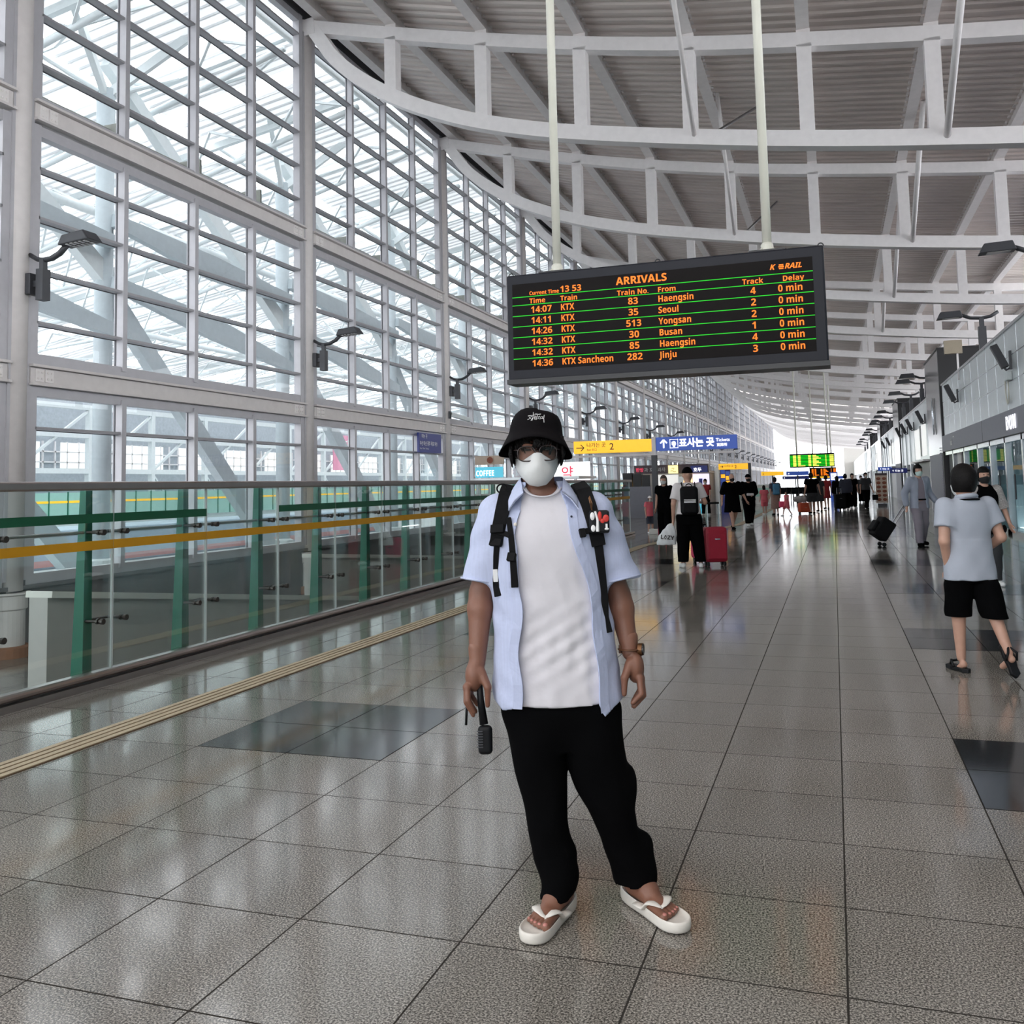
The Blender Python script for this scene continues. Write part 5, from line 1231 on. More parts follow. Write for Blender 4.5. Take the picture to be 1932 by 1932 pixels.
# ---- others
person('woman with brown bob and black top half hidden behind the backpack man', (-4.15, 24.2, 0), FACE-0.5, 1.68, top=('black_cloth', 0.55, 0.85, 0.02), bottom=('black_cloth', 0.08, 0.02), mask='mask', hair='hair_brown', long_hair=True, shoe='white_shoe', h=0.016)
kid, J, hc = person('small child in pink with white hat left of the dark sign post', (-5.22, 27.9, 0), FACE+0.3, 1.1, top=('pink_cloth', 0.6, 0.8, 0.03), bottom=('navy_cloth', 0.45, 0.03), mask='mask', cap='white_cloth', h=0.013, build=1.05)
person('man in red T-shirt and black trousers by the bright shops', (-5.45, 42.6, 0), FACE-0.4, 1.62, top=('red_cloth', 0.7, 0.95, 0.02), bottom=('black_cloth', 0.09, 0.02), mask='mask', stride=0.2, h=0.018)
b = thing('carry_bag', 'light blue carry bag by the legs of the man in red', 'bag', (-5.72, 42.7, 0), FACE); MB().box(-0.14, 0.14, -0.1, 0.1, 0.08, 0.62).build('sack', 'teal_sign', b, bevel=0.03); MB().tube([(-0.08, 0, 0.6), (-0.06, 0, 0.78), (0.06, 0, 0.78), (0.08, 0, 0.6)], 0.012, 6).build('handle', 'teal_sign', b)
person('bald heavy person in loose black dress-length top and black mask walking toward us', (-3.05, 30.2, 0), FACE+0.25, 1.72, 'skin_fair', dress=('black_cloth', 0.52, 0.9), mask='mask_dark', bald=True, shoe='black_cloth', stride=0.22, h=0.015, build=1.3, arms={'R': ((0.37, 0.02, 1.12), (0.47, -0.02, 0.88))})
person('man in black cap and black jacket holding something white at his waist', (-2.72, 32.2, 0), FACE+0.1, 1.7, top=('black_cloth', 1.95, 0.85, 0.035), bottom=('black_cloth', 0.09, 0.03), mask='mask_dark', cap='black_cloth', bald=True, shoe='white_shoe', stride=0.16, h=0.016, build=1.1, arms={'L': ((-0.28, 0.05, 1.12), (-0.06, -0.2, 1.06)), 'R': ((0.28, 0.05, 1.12), (0.08, -0.2, 1.04))})
b = thing('folded_cloth', 'white folded cloth in the hands of the black capped man', 'cloth', (-2.64, 31.95, 1.0), FACE); MB().box(-0.11, 0.11, -0.06, 0.05, 0.0, 0.08).build('fold', 'white_cloth', b, bevel=0.02)
person('girl with long black hair in coral pink outfit walking away', (-2.92, 42.5, 0), AWAY, 1.28, top=('pink_cloth', 0.6, 0.85, 0.02), bottom=('pink_cloth', 0.5, 0.03), long_hair=True, stride=0.12, h=0.018)
person('woman with blue backpack and long patterned skirt walking away', (-2.42, 41.9, 0), AWAY, 1.62, top=('navy_cloth', 0.7, 0.95, 0.02), dress=('skirt', 0.3, 0.2), shoe='black_cloth', long_hair=False, stride=0.05, h=0.018)
backpack('bright blue backpack on the back of the woman in the patterned skirt', (-2.42, 41.9, 0), AWAY, 'blue_pack', 0.94)
person('little girl in coral pink running with arms out beside the blue backpack woman', (-1.92, 41.0, 0), FACE-1.2, 1.02, top=('pink_cloth', 0.4, 0.8, 0.03), bottom=('pink_cloth', 0.5, 0.03), stride=0.3, h=0.016, arms={'R': ((0.3, -0.15, 1.25), (0.42, -0.3, 1.2))})
b = thing('small_pack', 'small bright pink bag carried behind the little running girl', 'bag', (-2.12, 41.1, 0.35), FACE); MB().box(-0.12, 0.12, -0.08, 0.08, 0, 0.26).build('sack', 'pink_case', b, bevel=0.04)
cs = suitcase('orange suitcase with a grey bag lying on top, beside the man in black shorts', (-1.28, 43.2, 0), FACE, 'orange_case', 0.55, 0.42, 0.28, 0.3)
b = thing('travel_bag', 'pale grey travel bag lying on the orange suitcase', 'bag', (-1.42, 43.2, 0.5), FACE); sdf_obj('sack', lambda P: f_ell(P, (0, 0, 0.14), (0.38, 0.18, 0.15))+0.01*np.sin(30*P[..., 0]), (-0.45, -0.25, -0.05), (0.45, 0.25, 0.35), 0.025, 'floral', b)
person('man in black T-shirt and dark grey shorts walking away with orange suitcase', (-0.95, 42.9, 0), AWAY, 1.78, top=('black_cloth', 0.6, 0.88, 0.03), bottom=('char_cloth', 0.5, 0.03), shoe='black_cloth', stride=0.12, h=0.017, build=1.12, arms={'L': ((-0.3, 0.0, 1.15), (-0.36, -0.05, 0.92))})
person('woman in dark dress walking just behind the man in black shorts', (-0.68, 45.5, 0), AWAY, 1.66, dress=('char_cloth', 0.5, 0.5), long_hair=True, shoe='black_cloth', stride=0.1, h=0.019)
person('woman in red dress with black shoulder bag walking away', (-0.4, 49.6, 0), AWAY, 1.68, dress=('red_cloth', 0.55, 0.6), shoe='black_cloth', stride=0.1, h=0.019)
b = thing('shoulder_bag', 'black shoulder bag at the left side of the woman in red', 'bag', (-0.68, 49.5, 0.72), FACE); MB().box(-0.14, 0.14, -0.08, 0.08, 0, 0.34).build('sack', 'black_nylon', b, bevel=0.03); MB().tube([(-0.1, 0, 0.32), (0.1, 0.05, 0.68), (0.12, 0, 0.32)], 0.012, 6).build('strap', 'black_nylon', b)
person('long haired woman in black at the left of the luggage group by the totem', (0.12, 48.3, 0), AWAY, 1.62, top=('black_cloth', 1.9, 0.8, 0.03), bottom=('black_cloth', 0.08, 0.03), long_hair=True, shoe='black_cloth', h=0.019)
person('man in dark blue jacket in the middle of the luggage group', (0.5, 48.0, 0), AWAY, 1.72, top=('navy_cloth', 1.9, 0.8, 0.03), bottom=('black_cloth', 0.08, 0.03), shoe='white_shoe', h=0.019, stride=0.12, build=1.1)
person('man in black T-shirt at the right of the luggage group', (0.85, 50.2, 0), FACE, 1.74, top=('black_cloth', 0.7, 0.88, 0.03), bottom=('black_cloth', 0.08, 0.03), shoe='white_shoe', h=0.019)
suitcase('large black suitcase standing with the luggage group', (0.2, 47.6, 0), FACE, 'black_nylon', 0.5, 0.7, 0.3, 0.3)
person('tiny far person in grey behind the luggage group and charcoal shirted man', (1.55, 62, 0), FACE, 1.66, top=('char_cloth', 0.7, 0.9, 0.03), bottom=('black_cloth', 0.08, 0.03), mask='mask', shoe='white_shoe', h=0.022)
person('man in charcoal T-shirt and mask walking toward us near the menu stand', (1.45, 49.2, 0), FACE+0.2, 1.76, top=('char_cloth', 0.75, 0.9, 0.03), bottom=('black_cloth', 0.08, 0.025), mask='mask', shoe='black_cloth', stride=0.22, h=0.018)
b = thing('handbag', 'black handbag in the hand of the man in charcoal near the menu stand', 'bag', (1.85, 49.1, 0.42), FACE); MB().box(-0.13, 0.13, -0.06, 0.06, 0, 0.26).build('sack', 'black_nylon', b, bevel=0.02); MB().tube([(-0.08, 0, 0.25), (0, 0, 0.42), (0.08, 0, 0.25)], 0.012, 6).build('handle', 'black_nylon', b)
# ================================================================ the young man in front
MO = (-0.885, 3.33, 0)
man = thing('person', 'young man in front in black bucket hat, white mask, open pale blue shirt', 'person', MO, PSI)
A = np.array
HC = A((-0.148, -0.01, 1.605))
def hd(P, g=0.0):
    d = f_ell(P, HC+A((0, 0.015, 0.025)), (0.077+g, 0.096+g, 0.112+g)); d = smin(d, f_ell(P, HC+A((0, -0.02, -0.048)), (0.063+g, 0.08+g, 0.078+g)), 0.04); return d
TOR = [(0.66, -0.085, 0.02, 0.175, 0.115), (0.9, -0.088, 0.015, 0.165, 0.105), (1.1, -0.10, 0.01, 0.155, 0.1), (1.28, -0.115, 0.0, 0.178, 0.108), (1.36, -0.118, 0.0, 0.19, 0.098), (1.41, -0.12, 0.005, 0.155, 0.08), (1.45, -0.128, 0.005, 0.085, 0.06), (1.475, -0.13, 0.005, 0.06, 0.055)]
SHL, ELL, WRL = A((-0.292, 0.01, 1.385)), A((-0.362, 0.03, 1.10)), A((-0.378, -0.03, 0.862))
SHR, ELR, WRR = A((0.052, 0.01, 1.385)), A((0.14, 0.035, 1.08)), A((0.168, -0.02, 0.885))
# hands
LF = [((-0.414, -0.062, 0.785), (-0.412, -0.078, 0.742), (-0.392, -0.07, 0.700)), ((-0.417, -0.038, 0.780), (-0.418, -0.055, 0.732), (-0.395, -0.05, 0.686)), ((-0.413, -0.014, 0.782), (-0.415, -0.028, 0.735), (-0.388, -0.026, 0.692)), ((-0.405, 0.008, 0.790), (-0.406, -0.002, 0.748), (-0.382, -0.004, 0.712))]
def handL(P):
    r = f_cap(P, WRL+A((0.0, 0.01, 0.05)), WRL, 0.032, 0.028); r = smin(r, f_ell(P, (-0.388, -0.03, 0.818), (0.034, 0.045, 0.056)), 0.012)
    for a, m, e in LF: r = smin(r, np.minimum(f_cap(P, a, m, 0.0115, 0.0105), f_cap(P, m, e, 0.0105, 0.008)), 0.005)
    for a, m, e in LF: r = smin(r, f_ell(P, a, (0.014, 0.013, 0.014)), 0.006)
    r = smin(r, f_cap(P, (-0.364, -0.052, 0.832), (-0.341, -0.072, 0.785), 0.017, 0.0135), 0.012); return smin(r, f_cap(P, (-0.341, -0.072, 0.785), (-0.343, -0.066, 0.722), 0.0125, 0.0085), 0.005)
RF = [((0.194, -0.062, 0.802), (0.196, -0.082, 0.752), (0.164, -0.082, 0.722)), ((0.202, -0.038, 0.797), (0.206, -0.058, 0.742), (0.172, -0.062, 0.706)), ((0.203, -0.014, 0.798), (0.208, -0.03, 0.742), (0.172, -0.036, 0.700)), ((0.197, 0.008, 0.806), (0.203, -0.004, 0.752), (0.174, -0.012, 0.712))]
def handR(P):
    r = f_cap(P, WRR+A((0.0, 0.01, 0.05)), WRR, 0.031, 0.027); r = smin(r, f_ell(P, (0.184, -0.028, 0.835), (0.031, 0.044, 0.056)), 0.012)
    for a, m, e in RF: r = smin(r, np.minimum(f_cap(P, a, m, 0.0115, 0.0105), f_cap(P, m, e, 0.0105, 0.008)), 0.005)
    for a, m, e in RF: r = smin(r, f_ell(P, a, (0.013, 0.013, 0.014)), 0.006)
    r = smin(r, f_cap(P, (0.162, -0.05, 0.85), (0.140, -0.07, 0.805), 0.017, 0.0135), 0.012); return smin(r, f_cap(P, (0.140, -0.07, 0.805), (0.136, -0.076, 0.752), 0.0125, 0.009), 0.005)
# feet: heel, toe direction
FT = {'L': (A((-0.088, -0.005, 0.0)), A((-0.190, -0.205, 0.0)), -1), 'R': (A((0.158, 0.045, 0.0)), A((0.262, -0.150, 0.0)), 1)}
def foot_axes(S):
    h, t, sg = FT[S]; d = (t-h)/np.linalg.norm(t-h); n = A((-d[1], d[0], 0)); return h, t, d, n, sg   # n points to the left of the toe direction
SOLE = 0.03
def footf(P, S):
    h, t, d, n, sg = foot_axes(S); L = np.linalg.norm(t-h); z = A((0, 0, 1.0))
    an = h+d*0.035+z*0.115
    r = f_cap(P, an+z*0.06, an-z*0.03, 0.037, 0.036)
    r = smin(r, f_cap(P, h+d*0.012+z*(SOLE+0.036), h+d*0.09+z*(SOLE+0.04), 0.036, 0.038), 0.03)
    r = smin(r, f_cap(P, an-z*0.035, h+d*(L*0.66)+z*(SOLE+0.02), 0.034, 0.019, None), 0.03)
    r = smin(r, f_ell(P, h+d*(L*0.68)+z*(SOLE+0.016), (0.046, 0.046, 0.018)), 0.02)
    r = np.maximum(r, (SOLE-0.002)-P[..., 2])
    bs = 1 if S == 'L' else -1      # big toe on the inner side
    for i, (o, ln, rd) in enumerate(((0.031, 0.062, 0.0145), (0.010, 0.060, 0.0105), (-0.007, 0.053, 0.0098), (-0.022, 0.044, 0.0092), (-0.036, 0.033, 0.0088))):
        a = h+d*(L*0.74-0.004*i)+n*(bs*o*0.95)+z*(SOLE+0.016); e = h+d*(L*0.74+ln)+n*(bs*o*1.12)+z*(SOLE+0.0105)
        r = smin(r, np.minimum(f_cap(P, a, e, rd*0.95, rd), f_ell(P, e, (rd*1.12, rd*1.12, rd))), 0.006)
    for s in (-1, 1): r = smin(r, f_ell(P, h+d*0.04+n*(s*0.034)+z*0.1, (0.012, 0.012, 0.014)), 0.015)
    return r
def bodyf(P):
    d = f_loft(P, TOR); d = smin(d, f_cap(P, (-0.13, 0.015, 1.41), (-0.145, 0.01, 1.53), 0.06, 0.056), 0.03); d = smin(d, hd(P), 0.012)
    d = smin(d, f_ell(P, HC+A((0, -0.108, -0.02)), (0.013, 0.02, 0.026)), 0.014)
    for x in (-1, 1):
        d = smin(d, f_ell(P, HC+A((x*0.08, 0.015, -0.01)), (0.011, 0.022, 0.034)), 0.006); d = smin(d, f_ell(P, HC+A((x*0.032, -0.09, 0.024)), (0.024, 0.01, 0.008)), 0.01)
    for a, e, w in ((SHL, ELL, WRL), (SHR, ELR, WRR)):
        m = (e+w)/2*0.45+e*0.55
        d = smin(d, f_cap(P, a, e, 0.053, 0.041), 0.03); d = smin(d, smin(f_cap(P, e, m, 0.042, 0.044), f_cap(P, m, w, 0.044, 0.029), 0.02), 0.015)
    for x, k, an in ((-0.17, (-0.145, -0.01, 0.40), FT['L'][0]), (0.0, (0.07, 0.0, 0.40), FT['R'][0])):
        d = smin(d, f_cap(P, (x, 0.02, 0.75), k, 0.085, 0.056), 0.03); d = smin(d, f_cap(P, k, an+A((0, 0, 0.13)), 0.054, 0.04), 0.03)
    return d
sdf_obj('body', bodyf, (-0.46, -0.16, 0.1), (0.26, 0.16, 1.74), 0.007, 'skin', man,
        [(handL, (-0.45, -0.12, 0.66), (-0.31, 0.05, 0.93), 0.0032), (handR, (0.1, -0.12, 0.67), (0.24, 0.05, 0.95), 0.0032),
         (lambda P: footf(P, 'L'), (-0.29, -0.32, 0.0), (0.0, 0.08, 0.21), 0.0038), (lambda P: footf(P, 'R'), (0.08, -0.27, 0.0), (0.36, 0.12, 0.21), 0.0038)])
b = MB()
for S in 'LR':
    h, t, d, n, sg = foot_axes(S); L = np.linalg.norm(t-h); bs = 1 if S == 'L' else -1
    for i, (o, ln, rd) in enumerate(((0.031, 0.062, 0.0145), (0.010, 0.060, 0.0105), (-0.007, 0.053, 0.0098), (-0.022, 0.044, 0.0092), (-0.036, 0.033, 0.0088))):
        e = h+d*(L*0.74+ln+rd*0.35)+n*(bs*o*1.12)+A((0, 0, SOLE+0.0105+rd*0.62)); b.ell(tuple(e), (rd*0.62, rd*0.62, rd*0.42), 10, 6)
b.build('toenail', 'toe', man, smooth=True)
# face
b = MB(); b.ell((HC[0]-0.034, -0.101, 1.613), (0.013, 0.006, 0.0045), 10, 6); b.ell((HC[0]+0.034, -0.101, 1.613), (0.013, 0.006, 0.0045), 10, 6); b.build('eye', 'eye', man, smooth=True)
b = MB(); b.tube([(HC[0]-0.056, -0.093, 1.636), (HC[0]-0.036, -0.103, 1.641), (HC[0]-0.014, -0.106, 1.634)], [0.003, 0.005, 0.003], 6, flat=0.6); b.tube([(HC[0]+0.056, -0.093, 1.636), (HC[0]+0.036, -0.103, 1.641), (HC[0]+0.014, -0.106, 1.634)], [0.003, 0.005, 0.003], 6, flat=0.6); b.build('eyebrow', 'hair', man, smooth=True)
# hair: cap of hair with fringe locks under the brim
def hairf(P):
    d = hd(P, 0.013); side = np.abs(P[..., 0]-HC[0])
    low = np.where(P[..., 1] > HC[1]-0.02, 1.565, 1.652)
    return np.maximum(d, low-P[..., 2])
hb = MB().add(solid(hairf, (-0.27, -0.15, 1.54), (-0.03, 0.14, 1.75), 0.006))
rng = random.Random(3)
for i in range(46):
    t = i/45; u = -0.088+t*0.176
    ln = np.interp(t, [0, 0.16, 0.26, 0.36, 0.5, 0.7, 0.85, 1], [0.09, 0.045, 0.018, 0.02, 0.05, 0.062, 0.066, 0.095])*(0.85+0.3*rng.random())
    v = -0.118*math.sqrt(max(0.05, 1-(u/0.1)**2)); x0 = HC[0]+u*0.95; dx = (0.03 if t < 0.3 else (-0.022 if t > 0.5 else 0.03))*(0.4+rng.random()*0.8)
    if abs(u) > 0.075: dx *= 0.2
    hb.tube([(x0, v+0.012, 1.672), (x0+dx*0.35, v-0.004, 1.668-ln*0.45), (x0+dx, v+0.0, 1.668-ln)], [0.008, 0.0075, 0.0012], 6, flat=0.55, up=(0, 1, 0))
for i in range(14):
    for sx in (-1, 1):
        v = -0.07+0.012*i; x0 = HC[0]+sx*(0.088 if i < 10 else 0.075); hb.tube([(x0, v, 1.66), (x0+sx*0.006, v-0.004, 1.60), (x0+sx*0.001, v-0.008, 1.552+0.012*rng.random())], [0.01, 0.009, 0.002], 6)
hb.build('hair', 'hair', man, smooth=True)
# bucket hat, tipped back
hat = bpy.data.objects.new('bucket_hat', None); link(hat, man); hat.location = (HC[0]-0.002, -0.008, 1.662); hat.rotation_euler = (math.radians(-7), math.radians(3.5), 0)
def brim_z(t, k): 
    s = math.sin(t)           # s=-1 front, 1 back
    return -0.058*k*(0.62+0.5*math.cos(t)**2+0.25*max(0, s))+0.012*k*max(0, -s)
b = MB(); n = 56; rings = []
prof = [('b', 0.0), ('b', 0.35), ('b', 0.7), ('b', 1.0), ('B', 1.02), ('B', 0.7), ('B', 0.35), ('B', 0.0), ('c', 0.02, 0.1005), ('c', 0.04, 0.098), ('c', 0.06, 0.0925), ('c', 0.078, 0.083), ('c', 0.091, 0.069), ('c', 0.0985, 0.05), ('c', 0.102, 0.026), ('c', 0.1035, 0.001)]
for p in prof:
    for j in range(n):
        t = 2*PI*j/n; wob = 0.003*math.sin(3*t+1)+0.002*math.sin(7*t)
        if p[0] in 'bB':
            k = p[1]; r = 0.1015+0.034*k+wob*k; z = brim_z(t, k)+(0.004 if p[0] == 'B' else -0.002); rx, ry = r*0.985, r*1.12
            if p[0] == 'b' and k == 0: rx -= 0.006; ry -= 0.006
        else:
            dent = 0.004*math.sin(2*t+0.7)*(p[1]/0.1); rx = p[2]*0.965+wob*0.5; ry = p[2]*1.1+wob*0.5; z = p[1]+dent*0.6-0.004*(math.cos(t) > 0)*(p[1] > 0.09)
        b.v.append((rx*math.cos(t), ry*math.sin(t), z))
for i in range(len(prof)-1):
    for j in range(n): b.f.append((i*n+j, i*n+(j+1) % n, (i+1)*n+(j+1) % n, (i+1)*n+j))
b.f.append(tuple((len(prof)-1)*n+j for j in range(n)))
b.build('crown_and_brim', 'hat_cloth', hat, smooth=True)
b = MB(); b.tube([(0.0985*math.cos(2*PI*j/40), 0.112*math.sin(2*PI*j/40), 0.003) for j in range(41)], 0.0022, 6); b.build('seam', 'hat_cloth', hat, smooth=True)
def hatpt(px, py):   # embroidery: traced strokes laid on the front of the crown
    x = (px-775)/1932*0.37+0.0; z = 0.056-(py-350)/1932*0.37
    r = np.interp(z, [0.0, 0.02, 0.04, 0.06, 0.078, 0.091], [0.101, 0.1005, 0.098, 0.0925, 0.083, 0.069]); y = -1.1*r*math.sqrt(max(0, 1-(x/(0.965*r))**2))
    return (x, y-0.0015, z)
b = MB()
for st_ in ([(612, 336), (690, 326), (760, 305), (850, 290)], [(708, 258), (712, 320), (700, 390), (688, 430)], [(690, 345), (632, 372), (668, 385), (606, 406)], [(668, 430), (690, 390), (712, 360)], [(740, 335), (726, 400), (742, 412), (762, 340)], [(786, 320), (766, 412)], [(832, 335), (796, 356), (822, 378), (786, 396)], [(866, 338), (836, 358), (860, 378), (830, 396)], [(886, 335), (874, 386), (904, 372)], [(912, 303), (904, 372), (912, 456)], [(738, 290), (748, 285)], [(768, 286), (778, 281)]):
    b.tube([hatpt(*q) for q in st_], 0.0011, 5)
b.build('embroidery', 'white_ink', hat)
# glasses
gl = bpy.data.objects.new('spectacles', None); link(gl, man)
rm = MB(); ln_ = MB()
for cx, cz in ((HC[0]-0.038, 1.598), (HC[0]+0.038, 1.600)):
    pts = []
    for j in range(29):
        t = 2*PI*j/28; c, s = math.cos(t), math.sin(t); x = 0.031*math.copysign(abs(c)**0.7, c); z = 0.026*math.copysign(abs(s)**0.75, s)
        pts.append((cx+x, -0.133+0.35*abs(cx+x-HC[0])**1.3, cz+z))
    rm.tube(pts, 0.0021, 6, cap=False)
    m = len(ln_.v); ln_.v += pts[:-1]; ln_.f.append(tuple(range(m, m+28)))
rm.tube([(HC[0]-0.01, -0.131, 1.604), (HC[0], -0.135, 1.608), (HC[0]+0.01, -0.131, 1.604)], 0.002, 6)
rm.build('rim', 'rim', gl, smooth=True); ln_.build('lens', 'lens', gl)
tb_ = MB()
for s in (-1, 1): tb_.tube([(HC[0]+s*0.068, -0.121, 1.612), (HC[0]+s*0.082, -0.1, 1.613), (HC[0]+s*0.09, 0.0, 1.612), (HC[0]+s*0.086, 0.04, 1.59)], 0.002, 6)
tb_.build('temple', 'rim', gl, smooth=True)
# mask
def maskf(P):
    d = hd(P, 0.006); u = np.abs(P[..., 0]-HC[0]); z = P[..., 2]
    d = smin(d, f_ell(P, HC+A((0, -0.088, -0.055)), (0.045, 0.04, 0.055)), 0.04); d = smin(d, f_cap(P, HC+A((0, -0.112, -0.005)), HC+A((0, -0.124, -0.05)), 0.007, 0.009), 0.03)
    d = smin(d, f_ell(P, HC+A((0, -0.075, -0.09)), (0.045, 0.045, 0.03)), 0.03); d = d+0.0016*np.sin(90*z+10*P[..., 0])
    top_z = np.interp(u, [0, 0.012, 0.03, 0.05, 0.075, 0.09], [1.603, 1.601, 1.589, 1.576, 1.585, 1.59]); bot_z = np.interp(u, [0, 0.03, 0.06, 0.08], [1.482, 1.488, 1.52, 1.555])
    return np.maximum(np.maximum(d, P[..., 1]+0.018), np.maximum(z-top_z, bot_z-z))
mk = sdf_obj('face_mask', maskf, (-0.26, -0.19, 1.46), (-0.04, 0.0, 1.63), 0.0035, 'mask', man)
b = MB()
for s in (-1, 1):
    b.tube([(HC[0]+s*0.07, -0.045, 1.585), (HC[0]+s*0.09, -0.005, 1.605), (HC[0]+s*0.093, 0.025, 1.60)], 0.0018, 6); b.tube([(HC[0]+s*0.066, -0.045, 1.54), (HC[0]+s*0.086, 0.0, 1.57), (HC[0]+s*0.093, 0.025, 1.58)], 0.0018, 6)
b.build('ear_loop', 'mask', mk)
# T-shirt
TEE = [(0.715, -0.088, 0.01, 0.208, 0.137), (0.9, -0.088, 0.01, 0.196, 0.128), (1.1, -0.10, 0.005, 0.186, 0.122), (1.28, -0.115, -0.003, 0.195, 0.121), (1.37, -0.118, 0.0, 0.19, 0.106), (1.41, -0.12, 0.005, 0.16, 0.09), (1.45, -0.128, 0.005, 0.098, 0.074), (1.485, -0.13, 0.005, 0.072, 0.066)]
def folds(P, amp):
    x, y, z = P[..., 0], P[..., 1], P[..., 2]
    f = np.sin(24*x+7*z+1.3*np.sin(5*z))*0.5+0.5*np.sin(41*x-13*z+2*np.sin(9*z+3*x))+0.35*np.sin(60*x+55*z)
    g = np.sin(95*x+17*z+3*np.sin(11*z))*np.sin(13*z+9*x)+0.8*np.sin(70*(x*0.8+z*0.6)+4*np.sin(17*x))*np.sin(31*z-8*x)
    return amp*(f+0.45*g)*np.clip((1.42-z)*2.2, 0.12, 1)
def teef(P):
    d = f_loft(P, TEE, 2.4)+folds(P, 0.0032)
    cr = np.sin((P[..., 0]-P[..., 2]*1.6)*62)*np.exp(-((P[..., 2]-0.92)/0.12)**2)*0.0022; d = d+cr
    d = np.maximum(d, -f_ell(P, (-0.131, -0.06, 1.512), (0.068, 0.1, 0.066))); return np.maximum(d, (0.722+0.004*np.sin(14*P[..., 0]))-P[..., 2])
sdf_obj('t_shirt', teef, (-0.34, -0.17, 0.7), (0.16, 0.17, 1.49), 0.0058, 'tee', man)
MB().tube([(-0.131+0.07*math.cos(t), -0.028-0.062*abs(math.sin(t))**0.8 if math.sin(t) < 0 else 0.0+0.06*math.sin(t), 1.487+0.041*min(0, math.sin(t))) for t in np.linspace(PI, 2*PI, 21)], 0.0035, 8, flat=0.7).build('neck_rib', 'tee', man, smooth=True)
# open shirt
SHT = [(0.66, -0.092, 0.02, 0.243, 0.168), (0.8, -0.095, 0.018, 0.232, 0.16), (0.95, -0.10, 0.012, 0.218, 0.15), (1.1, -0.112, 0.006, 0.208, 0.142), (1.25, -0.118, 0.0, 0.212, 0.138), (1.34, -0.119, 0.0, 0.218, 0.124), (1.39, -0.12, 0.004, 0.19, 0.106), (1.43, -0.126, 0.006, 0.13, 0.088), (1.47, -0.13, 0.008, 0.088, 0.08), (1.5, -0.131, 0.01, 0.081, 0.078)]
OL = ([0.66, 0.72, 0.9, 1.07, 1.2, 1.31, 1.36, 1.4, 1.44, 1.5], [-0.222, -0.22, -0.226, -0.214, -0.224, -0.236, -0.222, -0.205, -0.205, -0.192])
OR = ([0.66, 0.72, 0.9, 1.04, 1.2, 1.31, 1.36, 1.4, 1.44, 1.5], [0.058, 0.05, 0.036, 0.031, 0.0, -0.037, -0.05, -0.052, -0.062, -0.078])
def sleeve(P, a, e, k, r0, r1, cutn):
    en = a+(e-a)*k; d = f_cap(P, a, en, r0, r1, (1, 0.95, 1)); return np.maximum(d, (P-en)@A(cutn))
def shirtf(P):
    x, y, z = P[..., 0], P[..., 1], P[..., 2]
    d = f_loft(P, SHT, 2.4)+folds(P, 0.0035)
    L = np.interp(z, *OL)+0.005*np.sin(26*z); R = np.interp(z, *OR)+0.005*np.sin(23*z+1)
    hem = np.interp(x, [-0.34, -0.29, -0.222, 0.046, 0.062, 0.14, 0.18], [0.755, 0.706, 0.728, 0.72, 0.684, 0.735, 0.75])
    hem = np.where(y > 0.05, 0.73, hem)
    op = np.maximum(np.maximum(L-x, x-R), y-0.0)
    d = np.maximum(d, -op)
    s1 = sleeve(P, A((-0.285, 0.01, 1.37)), A((-0.385, 0.015, 1.05)), 0.72, 0.088, 0.074, (-0.18, -0.1, -0.97)); s2 = sleeve(P, A((0.045, 0.01, 1.37)), A((0.168, 0.015, 1.05)), 0.74, 0.088, 0.082, (0.2, -0.1, -0.97))
    wr = 0.0028*np.sin(55*z+30*np.abs(x+0.12))+0.0028*np.sin(34*x-48*z)*np.sin(20*z)
    d = smin(d, s1+wr, 0.03); d = smin(d, s2+wr, 0.03); d = np.maximum(d, -(op+0.0))
    return np.maximum(d, hem-z)
sdf_obj('shirt', shirtf, (-0.47, -0.19, 0.67), (0.27, 0.2, 1.5), 0.0058, 'shirt', man)
# rolled cuff edge, plackets, collar, button
b = MB()
def fr(u, z, off=0.004): return (u, on_surface(lambda P: np.minimum(f_loft(P, SHT, 2.4)+folds(P, 0.0035), 9), u, z)-off, z)
for side, tab, sg in (('L', OL, -1), ('R', OR, 1)):
    for z0, z1 in ((0.72 if side == 'L' else 0.70, 1.40),):
        zz = np.linspace(z0, z1, 26); pin = []; pout = []
        for z in zz:
            e = float(np.interp(z, *tab))+0.005*math.sin((26 if side == 'L' else 23)*z+(0 if side == 'L' else 1))
            pin.append(fr(e+sg*0.002, z)); pout.append(fr(e+sg*0.034, z))
        m = len(b.v)
        for a, c in zip(pin, pout): b.v += [a, c, (c[0], c[1]+0.006, c[2]), (a[0], a[1]+0.006, a[2])]
        for i in range(len(zz)-1):
            for q in ((0, 1), (1, 2), (2, 3), (3, 0)): b.f.append((m+4*i+q[0], m+4*i+q[1], m+4*i+4+q[1], m+4*i+4+q[0]))
        b.f += [(m, m+1, m+2, m+3), (m+4*25, m+4*25+3, m+4*25+2, m+4*25+1)]
b.build('placket', 'shirt', man, smooth=False)
